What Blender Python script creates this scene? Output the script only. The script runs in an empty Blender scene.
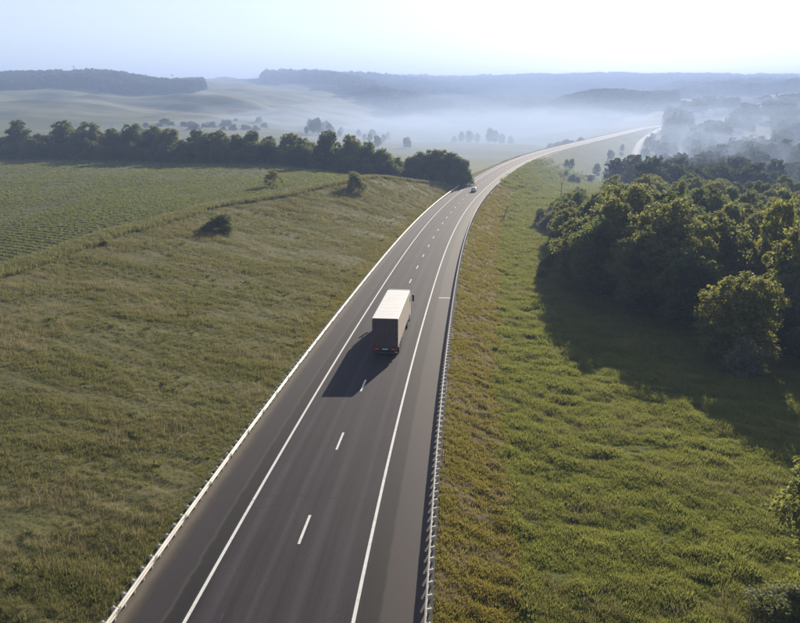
import bpy, math, random
import numpy as np
from mathutils import Vector, Matrix, Quaternion

# ------------------------------------------------------------------ camera, sky, sun, exposure
scene = bpy.context.scene
ZC = 40.0                                   # height of the drone camera
F_PX = 710.0                                # focal length for an 800 px wide picture
PITCH = math.atan((311.5 - 97.0) / F_PX)    # looking down
SUN_AZ, SUN_EL = math.radians(18.7), math.radians(15.5)

cam_data = bpy.data.cameras.new('camera')
cam_data.sensor_width = 36.0
cam_data.lens = F_PX / 800.0 * 36.0
cam_data.clip_start, cam_data.clip_end = 0.5, 60000
cam = bpy.data.objects.new('camera', cam_data)
cam.location = (0, 0, ZC)
cam.rotation_euler = (math.pi / 2 - PITCH, 0, 0)
scene.collection.objects.link(cam)
scene.camera = cam

world = bpy.data.worlds.new('World')
scene.world = world
world.use_nodes = True
wn = world.node_tree
wn.nodes.clear()
sky = wn.nodes.new('ShaderNodeTexSky')
sky.sky_type = 'NISHITA'
sky.sun_disc = False
sky.sun_elevation = SUN_EL
sky.sun_rotation = SUN_AZ
sky.altitude = 100
sky.air_density = 0.9
sky.dust_density = 0.2
sky.ozone_density = 5.0
wbg = wn.nodes.new('ShaderNodeBackground')
wbg.inputs['Strength'].default_value = 0.078
wout = wn.nodes.new('ShaderNodeOutputWorld')
whs = wn.nodes.new('ShaderNodeHueSaturation')       # humid, whitish morning air
whs.inputs['Saturation'].default_value = 0.36
wn.links.new(sky.outputs[0], whs.inputs['Color'])
wn.links.new(whs.outputs[0], wbg.inputs[0])
wn.links.new(wbg.outputs[0], wout.inputs[0])

sun_data = bpy.data.lights.new('sun', 'SUN')
sun_data.energy = 5.0
sun_data.angle = math.radians(0.55)
sun_data.color = (1.0, 0.885, 0.73)
sun = bpy.data.objects.new('sun', sun_data)
S = Vector((math.sin(SUN_AZ) * math.cos(SUN_EL), math.cos(SUN_AZ) * math.cos(SUN_EL), math.sin(SUN_EL)))
sun.rotation_euler = (-S).to_track_quat('-Z', 'Y').to_euler()
sun.location = S * 300 + Vector((0, 0, ZC))
scene.collection.objects.link(sun)

scene.view_settings.view_transform = 'Standard'
scene.view_settings.look = 'None'
scene.view_settings.gamma = 1.0
scene.view_settings.use_curve_mapping = False
scene.view_settings.exposure = 1.05
scene.cycles.max_bounces = 8
scene.cycles.diffuse_bounces = 4
scene.cycles.glossy_bounces = 2
scene.cycles.transmission_bounces = 3
scene.cycles.transparent_max_bounces = 8
scene.cycles.volume_bounces = 0

# ------------------------------------------------------------------ helpers
col = scene.collection
rng = np.random.default_rng(7)
random.seed(7)

def tag(o, label=None, cat=None, group=None, kind=None):
    if label: o['label'] = label
    if cat: o['category'] = cat
    if group: o['group'] = group
    if kind: o['kind'] = kind
    return o

def np_mesh(name, V, faces, mats=(), smooth=False, mat_idx=None):
    """faces: int array (n,3) or (n,4), or a list of lists"""
    me = bpy.data.meshes.new(name)
    V = np.asarray(V, dtype=np.float32)
    if isinstance(faces, np.ndarray):
        k = faces.shape[1]
        me.vertices.add(len(V)); me.vertices.foreach_set('co', V.ravel())
        me.loops.add(faces.size); me.loops.foreach_set('vertex_index', faces.astype(np.int32).ravel())
        me.polygons.add(len(faces))
        me.polygons.foreach_set('loop_start', np.arange(0, faces.size, k, dtype=np.int32))
        me.polygons.foreach_set('loop_total', np.full(len(faces), k, dtype=np.int32))
        me.update(calc_edges=True)
    else:
        me.from_pydata(V.tolist(), [], faces)
        me.update()
    for m in mats: me.materials.append(m)
    if mat_idx is not None:
        me.polygons.foreach_set('material_index', np.asarray(mat_idx, dtype=np.int32))
    me.polygons.foreach_set('use_smooth', np.full(len(me.polygons), smooth, dtype=bool))
    return me

def link(name, data, parent=None, loc=None):
    o = bpy.data.objects.new(name, data)
    col.objects.link(o)
    if parent is not None: o.parent = parent
    if loc is not None: o.location = loc
    return o

def empty(name, loc=(0, 0, 0), rz=0.0):
    o = bpy.data.objects.new(name, None)
    o.empty_display_size = 0.5
    o.location = loc
    o.rotation_euler = (0, 0, rz)
    col.objects.link(o)
    return o

class MB:
    """collects simple solids into one mesh"""
    def __init__(self): self.v = []; self.f = []
    def add(self, verts, faces):
        b = len(self.v); self.v += [tuple(p) for p in verts]; self.f += [[i + b for i in q] for q in faces]
    def box(self, x0, x1, y0, y1, z0, z1, bev=0.0):
        if bev <= 0:
            p = [(x, y, z) for z in (z0, z1) for y in (y0, y1) for x in (x0, x1)]
            self.add(p, [[0, 2, 3, 1], [4, 5, 7, 6], [0, 1, 5, 4], [2, 6, 7, 3], [0, 4, 6, 2], [1, 3, 7, 5]]); return self
        b = bev
        import bmesh
        bm = bmesh.new(); bmesh.ops.create_cube(bm, size=1.0)
        for w in bm.verts:
            w.co = ((x0 + x1) / 2 + w.co.x * (x1 - x0), (y0 + y1) / 2 + w.co.y * (y1 - y0), (z0 + z1) / 2 + w.co.z * (z1 - z0))
        bmesh.ops.bevel(bm, geom=bm.edges[:] + bm.verts[:], offset=b, segments=2, affect='EDGES', profile=0.6)
        bm.verts.index_update()
        self.add([w.co[:] for w in bm.verts], [[w.index for w in q.verts] for q in bm.faces]); bm.free(); return self
    def tube(self, pts, rad, n=6, cap=True):
        pts = [Vector(p) for p in pts]
        if not isinstance(rad, (list, tuple)): rad = [rad] * len(pts)
        rings = []
        for i, p in enumerate(pts):
            d = (pts[min(i + 1, len(pts) - 1)] - pts[max(i - 1, 0)]).normalized()
            a = d.cross(Vector((0, 0, 1)) if abs(d.z) < 0.9 else Vector((1, 0, 0))).normalized(); c = d.cross(a)
            rings.append([p + (a * math.cos(2 * math.pi * k / n) + c * math.sin(2 * math.pi * k / n)) * rad[i] for k in range(n)])
        V = [q for r in rings for q in r]; F = []
        for i in range(len(pts) - 1):
            for k in range(n):
                F.append([i * n + k, i * n + (k + 1) % n, (i + 1) * n + (k + 1) % n, (i + 1) * n + k])
        if cap:
            F.append(list(range(n))[::-1]); F.append([(len(pts) - 1) * n + k for k in range(n)])
        self.add(V, F); return self
    def lathe_x(self, cx, cy, cz, prof, n=20):
        """profile [(x, r)] turned about the X axis"""
        V = []; F = []
        for (x, r) in prof:
            for k in range(n):
                a = 2 * math.pi * k / n
                V.append((cx + x, cy + r * math.cos(a), cz + r * math.sin(a)))
        for i in range(len(prof) - 1):
            for k in range(n):
                F.append([i * n + k, i * n + (k + 1) % n, (i + 1) * n + (k + 1) % n, (i + 1) * n + k])
        F.append(list(range(n))); F.append([(len(prof) - 1) * n + k for k in range(n)][::-1])
        self.add(V, F); return self
    def prism(self, poly, axis, a, b):
        """poly of 2-D points extruded along axis 'x' (poly = y,z) or 'y' (poly = x,z)"""
        n = len(poly)
        mk = (lambda t, p: (t, p[0], p[1])) if axis == 'x' else (lambda t, p: (p[0], t, p[1]))
        V = [mk(a, p) for p in poly] + [mk(b, p) for p in poly]
        F = [list(range(n))[::-1], [n + k for k in range(n)]] + [[k, (k + 1) % n, n + (k + 1) % n, n + k] for k in range(n)]
        self.add(V, F); return self
    def build(self, name, mat, parent=None, loc=None, smooth=False):
        me = np_mesh(name, self.v, self.f, [mat] if mat else [], smooth)
        import bmesh
        bm = bmesh.new(); bm.from_mesh(me); bmesh.ops.recalc_face_normals(bm, faces=bm.faces); bm.to_mesh(me); bm.free()
        return link(name, me, parent, loc)

# ---- value noise in numpy
def _hash(ix, iy, seed):
    h = (ix * 374761393 + iy * 668265263 + seed * 1442695041) & 0xFFFFFFFF
    h = ((h ^ (h >> 13)) * 1274126177) & 0xFFFFFFFF
    return ((h ^ (h >> 16)) & 0xFFFF) / 65535.0

def vnoise(x, y, seed=0):
    xi = np.floor(x).astype(np.int64); yi = np.floor(y).astype(np.int64)
    fx = x - xi; fy = y - yi
    fx = fx * fx * (3 - 2 * fx); fy = fy * fy * (3 - 2 * fy)
    a = _hash(xi, yi, seed); b = _hash(xi + 1, yi, seed); c = _hash(xi, yi + 1, seed); d = _hash(xi + 1, yi + 1, seed)
    return (a + (b - a) * fx) * (1 - fy) + (c + (d - c) * fx) * fy - 0.5

def fbm(x, y, seed=0, octs=3):
    t = 0; amp = 1.0
    for o in range(octs):
        t = t + amp * vnoise(x * 2 ** o + 17.3 * o, y * 2 ** o - 9.1 * o, seed + o); amp *= 0.5
    return t

def sstep(a, b, x):
    t = np.clip((x - a) / (b - a), 0, 1)
    return t * t * (3 - 2 * t)

# ------------------------------------------------------------------ road alignment
K = 13
NODES = np.linspace(0, 1, K) ** 1.5 * 1100
KAPPA = np.array([0.247, 0.709, 0.254, 0.585, 0.846, 0.555, 1.044, 1.013, 0.149, -0.267, -0.003, 0.886, 2.138]) / 1000
GRADE = np.array([-5.391, -5.922, -5.698, -4.531, -3.053, -1.78, -0.626, -0.091, 0.34, 0.14, -0.278, -0.907, -1.688]) / 100
DS = 2.0
rs = np.arange(-70, 1240 + DS, DS)
_k = np.interp(rs, NODES, KAPPA, left=0); _g = np.interp(rs, NODES, GRADE)
_i0 = int(70 / DS)
_h = np.cumsum(_k * DS); rh = math.radians(3.798) + _h - _h[_i0]
_x = np.cumsum(np.sin(rh) * DS); rx = -6.992 + _x - _x[_i0]
_y = np.cumsum(np.cos(rh) * DS); ry = 10.0 + _y - _y[_i0]
_z = np.cumsum(_g * DS); rz_ = ZC - 21.455 + _z - _z[_i0]

def road_at(s, d=0.0, dz=0.0):
    x = np.interp(s, rs, rx); y = np.interp(s, rs, ry); z = np.interp(s, rs, rz_); h = np.interp(s, rs, rh)
    return np.stack([x + np.cos(h) * d, y - np.sin(h) * d, z + dz + 0 * x], -1), h, np.interp(s, rs, _g)

def road_sd(x, y):
    """s, d and road height for points"""
    n = len(x); so = np.full(n, 0.0); do = np.full(n, 1e4)
    r = np.hypot(x, y)
    idx = np.nonzero(r < 1500)[0]
    st = 4
    cx, cy = rx[::st], ry[::st]
    for a in range(0, len(idx), 20000):
        ii = idx[a:a + 20000]
        D = (x[ii, None] - cx[None]) ** 2 + (y[ii, None] - cy[None]) ** 2
        j = D.argmin(1) * st
        for _ in range(2):
            dx = x[ii] - rx[j]; dy = y[ii] - ry[j]
            t = dx * np.sin(rh[j]) + dy * np.cos(rh[j])
            j = np.clip(j + np.round(t / DS).astype(int), 0, len(rs) - 1)
        dx = x[ii] - rx[j]; dy = y[ii] - ry[j]
        t = dx * np.sin(rh[j]) + dy * np.cos(rh[j])
        d = dx * np.cos(rh[j]) - dy * np.sin(rh[j])
        end = (j == 0) | (j == len(rs) - 1)
        so[ii] = rs[j] + np.clip(t, -DS, DS); do[ii] = np.where(end & (np.abs(t) > DS * 2), np.sign(d) * np.hypot(d, t), d)
    return so, do, np.interp(so, rs, rz_)

# ------------------------------------------------------------------ terrain height
CP, SP = math.cos(PITCH), math.sin(PITCH)
def ray(px, py):
    u = px - 400.0; v = 311.5 - py
    return np.array([u, F_PX * CP + v * SP, -F_PX * SP + v * CP]) / F_PX

# authored relief of the valley and hills: rows of ground seen at each distance, for a fan of directions
T_R = np.array([200, 300, 450, 650, 900, 1300, 1800, 2600, 3800, 5500, 8000, 14000], float)
T_PX = [-330, 0, 100, 200, 270, 340, 400, 460, 520, 580, 640, 700, 800, 1130]
T_Y = [
 [190, 165, 150, 138, 122, 101, 86, 82, 86, 90, 92, 93],
 [190, 165, 149, 138, 122, 101, 85, 82, 86, 90, 92, 93],
 [190, 166, 150, 139, 123, 102, 83, 82, 86, 90, 92, 93],
 [190, 168, 151, 140, 124, 104, 90, 83, 80, 86, 90, 93],
 [192, 172, 153, 142, 129, 110, 97, 84, 80, 86, 90, 93],
 [196, 176, 155, 144, 133, 117, 102, 86, 80, 86, 90, 93],
 [202, 180, 158, 149, 139, 125, 112, 97, 84, 82, 88, 93],
 [212, 183, 163, 152, 143, 133, 121, 107, 91, 82, 86, 92],
 [222, 190, 166, 152, 145, 136, 125, 109, 93, 80, 85, 92],
 [228, 198, 176, 158, 147, 127, 105, 110, 93, 79, 84, 92],
 [232, 204, 184, 164, 142, 119, 104, 106, 92, 79, 84, 92],
 [236, 208, 186, 162, 139, 116, 103, 98, 88, 80, 84, 92],
 [236, 208, 186, 160, 135, 110, 100, 95, 87, 82, 84, 92],
 [236, 208, 186, 160, 135, 110, 100, 95, 87, 82, 84, 92]]
T_AZ = np.array([math.atan2(ray(p, 100)[0], ray(p, 100)[1]) for p in T_PX])
T_Z = np.array([[ZC + r * (lambda q: q[2] / math.hypot(q[0], q[1]))(ray(min(max(p, -100), 900), yy)) for r, yy in zip(T_R, row)] for p, row in zip(T_PX, T_Y)])
T_L = np.log(T_R)

def _cub(P, n):        # smooth resample along the last axis
    return P
def table_z(x, y):
    az = np.arctan2(x, y); L = np.log(np.maximum(np.hypot(x, y), 150.0))
    ai = np.interp(az, T_AZ, np.arange(len(T_AZ))); li = np.interp(L, T_L, np.arange(len(T_L)))
    def cr(p0, p1, p2, p3, t):
        return p1 + 0.5 * t * (p2 - p0 + t * (2 * p0 - 5 * p1 + 4 * p2 - p3 + t * (3 * (p1 - p2) + p3 - p0)))
    na, nl = T_Z.shape
    a0 = np.clip(np.floor(ai).astype(int), 0, na - 2); l0 = np.clip(np.floor(li).astype(int), 0, nl - 2)
    ta = ai - a0; tl = li - l0
    rows = []
    for da in (-1, 0, 1, 2):
        A = np.clip(a0 + da, 0, na - 1)
        g = [T_Z[A, np.clip(l0 + dl, 0, nl - 1)] for dl in (-1, 0, 1, 2)]
        rows.append(cr(g[0], g[1], g[2], g[3], tl))
    return cr(rows[0], rows[1], rows[2], rows[3], ta)

BELT = np.array([(-520, 470), (-330, 400), (-183, 331), (-100, 296), (-40, 272), (2, 268), (16, 275)], float)
def belt_dist(x, y):
    """signed distance behind the tree belt"""
    best = np.full(x.shape, 1e9); sg = np.ones(x.shape)
    for (a, b) in zip(BELT[:-1], BELT[1:]):
        e = b - a; L = np.hypot(*e)
        t = np.clip(((x - a[0]) * e[0] + (y - a[1]) * e[1]) / L ** 2, 0, 1)
        dx = x - a[0] - t * e[0]; dy = y - a[1] - t * e[1]
        dd = np.hypot(dx, dy); c = (e[0] * dy - e[1] * dx)
        m = dd < best; best = np.where(m, dd, best); sg = np.where(m, np.sign(c), sg)
    return best * sg

def smin(a, b, k):
    h = np.clip(0.5 + 0.5 * (b - a) / k, 0, 1)
    return b + (a - b) * h - k * h * (1 - h)

def cut_slope(s):
    return np.interp(s, [0, 70, 130, 200, 260], [0.13, 0.155, 0.22, 0.40, 0.40])
def fieldz(x, y):
    return ZC - 17.0 - 0.028 * np.maximum(y, -50) + 0.004 * np.minimum(x + 60, 0)

def terrain(x, y, fine=True, want_zone=False):
    x = np.asarray(x, float); y = np.asarray(y, float)
    r = np.hypot(x, y)
    s, d, zr = road_sd(x, y)
    tz = table_z(x, y)
    tz = tz + fbm(x / 160, y / 160, 3, 3) * np.clip((r - 450) / 60, 0, 14) * 1.5
    near = np.abs(d) < 900
    # left: crop field with a cut bank down to the road
    fz = fieldz(x, y) + fbm(x / 45, y / 45, 11, 2) * 0.7
    bd = belt_dist(x, y)
    fz = fz + (np.minimum(fz, zr + 0.6) - fz) * sstep(200, 275, s) * (1 - sstep(16, 75, -d))
    zl = fz + (tz - fz) * sstep(6, 95, bd)
    # right: meadow below the embankment
    sl = np.clip(s, 0, 400)
    dd = np.maximum(d - 11, 0)
    mz = zr - np.interp(sl, [0, 60, 120, 250, 400], [1.5, 1.9, 2.9, 4.5, 6]) - 0.055 * np.minimum(dd, 60) - 0.02 * np.clip(dd - 60, 0, 200) + fbm(x / 30, y / 30, 12, 3) * 0.5 * sstep(12, 22, d)
    zr_side = mz + (tz - mz) * sstep(235, 380, y - 0.15 * x)
    left = d < 0
    zb = np.where(left, zl, zr_side)
    behind = y < -5
    # corridor: cutting on the left, embankment elsewhere
    e = np.maximum(np.abs(d) - 7.4, 0.0)
    ks = np.where(left, cut_slope(s), 0.42)
    bank_top = zr - 0.12 + ks * e
    fill = zr - 0.14 - np.where(left, 0.5, 0.36) * e
    zc_ = smin(zb, bank_top, 1.0)
    zc_ = -smin(-zc_, -fill, 0.5)
    m = (np.abs(d) < 500)
    w = 1 - sstep(300, 500, np.abs(d))
    z = np.where(m, zb + (zc_ - zb) * w, zb)
    # zones
    bank = (left & (bank_top < zb + 0.35) & (bd < 60) & (s < 330)).astype(float) * sstep(6.8, 8.2, np.abs(d))
    bank = np.where(left & (np.abs(d) < 13) & (s < 700), sstep(6.8, 8, np.abs(d)), bank)
    fieldm = (left & (d < -12) & (bank < 0.5) & (bd < 0) & (r < 900)).astype(float)
    verge = ((~left) & (e < np.interp(s, [0, 60, 110, 260, 400], [3.6, 4.6, 6.8, 7.5, 5]) + fbm(x / 3, y / 3, 21, 2) * 1.6) & (s < 285)).astype(float)
    meadow = ((~left) & (verge < 0.5) & (r < 900)).astype(float) * np.maximum(1 - sstep(230, 430, r), 0.8 * (d < 130) * (1 - sstep(500, 800, r)))
    meadow = np.where(left & (bd > 4) & (bank < 0.5), 0.75 * (1 - sstep(600, 1200, r)), meadow)
    if fine:
        fade = np.clip(1.2 - r / 210, 0, 1)
        # ridged clods lying across the fall of the bank
        us, ud = s / 1.0, d / 1.0
        nb = fbm(us / 0.9 + ud * 0.2, ud / 2.4, 31, 3) * 0.17 + fbm(us / 5, ud / 7, 33, 2) * 0.12
        nm = fbm(x / 1.5, y / 1.1, 41, 3) * 0.15 + fbm(x / 5, y / 4, 43, 2) * 0.10
        nv = fbm(us / 0.9, ud / 1.7, 51, 3) * 0.22 + np.exp(-((e - 3.6 - fbm(s / 14, 0 * s, 55, 2) * 2.2) / 0.8) ** 2) * (0.12 + fbm(us / 1.4, ud, 53, 2) * 0.35)
        nf = fbm(x / 2.0, y / 1.6, 61, 2) * 0.12
        soft = sstep(7.2, 9.5, np.abs(d))
        z = z + fade * soft * (bank * nb + meadow * nm + verge * nv + fieldm * nf)
    # the road platform: ground stays below the paving
    z = np.where(np.abs(d) < 7.3, zr - 0.16 - 0.0015 * r, z)
    if want_zone: return z, dict(bank=bank, field=fieldm, verge=verge, meadow=meadow, s=s, d=d, bd=bd, crest=np.where(left, zb - bank_top, 9.0))
    return z

def ground_z(x, y):
    return float(terrain(np.array([x]), np.array([y]))[0])

def pix(px, py, rmax=7000):
    """the point of the terrain that lies in a given direction from the drone"""
    q = ray(px, py)
    t = np.geomspace(20, rmax, 1400) / math.hypot(q[0], q[1])
    P = q[None] * t[:, None]
    z = terrain(P[:, 0], P[:, 1], fine=False)
    hit = np.nonzero(P[:, 2] + ZC < z)[0]
    i = hit[0] if len(hit) else len(t) - 1
    return Vector((P[i, 0], P[i, 1], z[i]))

def pix_r(px, r):
    """a spot on the terrain in the direction of column px at distance r"""
    q = ray(px, 110); h = math.hypot(q[0], q[1])
    x, y = q[0] / h * r, q[1] / h * r
    return Vector((x, y, ground_z(x, y)))

# ------------------------------------------------------------------ materials
def mat(name):
    m = bpy.data.materials.new(name); m.use_nodes = True
    nt = m.node_tree; nt.nodes.clear()
    return m, nt, (lambda t, **kw: _node(nt, t, kw)), nt.links.new

def _node(nt, t, kw):
    n = nt.nodes.new(t)
    for k, v in kw.items(): setattr(n, k, v)
    return n

def setin(n, **kw):
    for k, v in kw.items(): n.inputs[k.replace('_', ' ')].default_value = v
    return n

def ramp(N, stops, interp='LINEAR'):
    r = N('ShaderNodeValToRGB'); r.color_ramp.interpolation = interp
    e = r.color_ramp.elements
    while len(e) < len(stops): e.new(0.5)
    for q, (p, c) in zip(e, stops):
        q.position = p; q.color = (*c, 1) if len(c) == 3 else c
    return r

def simple(name, c, rough=0.6, metal=0.0, spec=0.5, emit=None, vary=0.0, scale=4.0):
    m, nt, N, L = mat(name)
    b = N('ShaderNodeBsdfPrincipled'); o = N('ShaderNodeOutputMaterial'); L(b.outputs[0], o.inputs[0])
    setin(b, Roughness=rough, Metallic=metal); b.inputs['Specular IOR Level'].default_value = spec
    b.inputs['Base Color'].default_value = (*c, 1)
    if vary:
        tc = N('ShaderNodeTexCoord'); no = N('ShaderNodeTexNoise'); setin(no, Scale=scale, Detail=5.0, Roughness=0.65); L(tc.outputs['Object'], no.inputs['Vector'])
        r = ramp(N, [(0.3, [k * (1 - vary) for k in c]), (0.7, [min(1, k * (1 + vary * 0.5)) for k in c])]); L(no.outputs[0], r.inputs[0]); L(r.outputs[0], b.inputs['Base Color'])
    return m

def noise(N, L, vec, scale, detail=4.0, rough=0.6, mapscale=None):
    if mapscale is not None:
        mp = N('ShaderNodeMapping'); mp.inputs['Scale'].default_value = mapscale; L(vec, mp.inputs['Vector']); vec = mp.outputs[0]
    n = N('ShaderNodeTexNoise'); setin(n, Scale=scale, Detail=detail, Roughness=rough); L(vec, n.inputs['Vector'])
    return n.outputs[0]

def mixc(N, L, fac, a, b, blend='MIX'):
    m = N('ShaderNodeMix', data_type='RGBA', blend_type=blend)
    for sock, v in ((0, fac), (6, a), (7, b)):
        if isinstance(v, (int, float)): m.inputs[sock].default_value = v
        elif isinstance(v, tuple): m.inputs[sock].default_value = (*v, 1)
        else: L(v, m.inputs[sock])
    return m.outputs[2]

# -- ground
def ground_material():
    m, nt, N, L = mat('ground_cover')
    geo = N('ShaderNodeNewGeometry'); P = geo.outputs['Position']
    at = lambda n: N('ShaderNodeAttribute', attribute_name=n).outputs['Fac']
    n_big = noise(N, L, P, 0.05, 5); n_mid = noise(N, L, P, 0.45, 5, 0.7); n_fine = noise(N, L, P, 3.2, 5, 0.75)
    sd = N('ShaderNodeAttribute', attribute_name='sd').outputs['Vector']
    streak = noise(N, L, sd, 1.0, 5, 0.7, (0.55, 0.14, 1))
    # bank
    bank = ramp(N, [(0.30, (0.060, 0.060, 0.026)), (0.46, (0.110, 0.098, 0.044)), (0.58, (0.175, 0.140, 0.070)), (0.74, (0.26, 0.205, 0.115))]); L(streak, bank.inputs[0])
    bankg = ramp(N, [(0.35, (0.075, 0.098, 0.026)), (0.65, (0.125, 0.125, 0.045))]); L(n_mid, bankg.inputs[0])
    bankc = mixc(N, L, 0.45, bank.outputs[0], bankg.outputs[0])
    # verge
    vg = ramp(N, [(0.30, (0.060, 0.044, 0.022)), (0.48, (0.108, 0.078, 0.034)), (0.60, (0.140, 0.108, 0.040)), (0.75, (0.145, 0.138, 0.042))]); L(n_fine, vg.inputs[0])
    # meadow
    me_ = ramp(N, [(0.30, (0.055, 0.070, 0.020)), (0.50, (0.105, 0.125, 0.036)), (0.70, (0.170, 0.170, 0.060))]); L(n_mid, me_.inputs[0])
    # field soil and young crop
    rows = noise(N, L, P, 1.0, 4, 0.65, (0.05, 0.5, 1))
    fl = ramp(N, [(0.32, (0.070, 0.072, 0.034)), (0.5, (0.115, 0.130, 0.048)), (0.7, (0.170, 0.170, 0.072))]); L(rows, fl.inputs[0])
    fl2 = mixc(N, L, n_fine, fl.outputs[0], (0.055, 0.050, 0.030))
    # distant land: pasture and stubble strips
    far = ramp(N, [(0.36, (0.060, 0.082, 0.030)), (0.46, (0.095, 0.115, 0.045)), (0.52, (0.19, 0.175, 0.095)), (0.58, (0.11, 0.125, 0.05)), (0.64, (0.22, 0.20, 0.11)), (0.70, (0.08, 0.10, 0.04))])
    L(noise(N, L, P, 0.004, 4, 0.55, (1, 2.2, 1)), far.inputs[0])
    c = mixc(N, L, at('bank'), far.outputs[0], bankc)
    c = mixc(N, L, at('field'), c, fl2)
    c = mixc(N, L, at('verge'), c, vg.outputs[0])
    c = mixc(N, L, at('meadow'), c, me_.outputs[0])
    b = N('ShaderNodeBsdfPrincipled'); o = N('ShaderNodeOutputMaterial'); L(b.outputs[0], o.inputs[0])
    setin(b, Roughness=0.95); b.inputs['Specular IOR Level'].default_value = 0.15
    L(c, b.inputs['Base Color'])
    bp = N('ShaderNodeBump'); setin(bp, Strength=0.8, Distance=0.22); L(noise(N, L, P, 2.4, 6, 0.75), bp.inputs['Height']); L(bp.outputs[0], b.inputs['Normal'])
    return m

def leafy(name, dark, light, trans=(0.35, 0.38, 0.08), tfac=0.35, patch=0.4, patch_scale=0.25, rough=0.6, mid=None):
    """leaf or blade: diffuse + light coming through, colour varied per plant and in patches"""
    m, nt, N, L = mat(name)
    oi = N('ShaderNodeObjectInfo'); geo = N('ShaderNodeNewGeometry')
    nz = noise(N, L, geo.outputs['Position'], patch_scale, 4, 0.65)
    f = N('ShaderNodeMath', operation='MULTIPLY_ADD'); L(nz, f.inputs[0]); f.inputs[1].default_value = 1.6; f.inputs[2].default_value = -0.3
    mx = N('ShaderNodeMix', data_type='FLOAT'); mx.inputs[0].default_value = patch; L(oi.outputs['Random'], mx.inputs[2]); L(f.outputs[0], mx.inputs[3])
    r = ramp(N, [(0.1, dark), (0.9, light)] if mid is None else [(0.12, dark), (0.5, mid), (0.88, light)]); L(mx.outputs[0], r.inputs[0])
    isl = mixc(N, L, geo.outputs['Random Per Island'], (0.72, 0.72, 0.72), (1.25, 1.25, 1.25))
    c = mixc(N, L, 1.0, r.outputs[0], isl, 'MULTIPLY')
    b = N('ShaderNodeBsdfPrincipled'); setin(b, Roughness=rough); b.inputs['Specular IOR Level'].default_value = 0.25
    L(c, b.inputs['Base Color'])
    t = N('ShaderNodeBsdfTranslucent')
    L(mixc(N, L, 0.6, c, trans), t.inputs[0])
    ms = N('ShaderNodeMixShader'); ms.inputs[0].default_value = tfac
    L(b.outputs[0], ms.inputs[1]); L(t.outputs[0], ms.inputs[2])
    o = N('ShaderNodeOutputMaterial'); L(ms.outputs[0], o.inputs[0])
    return m

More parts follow.
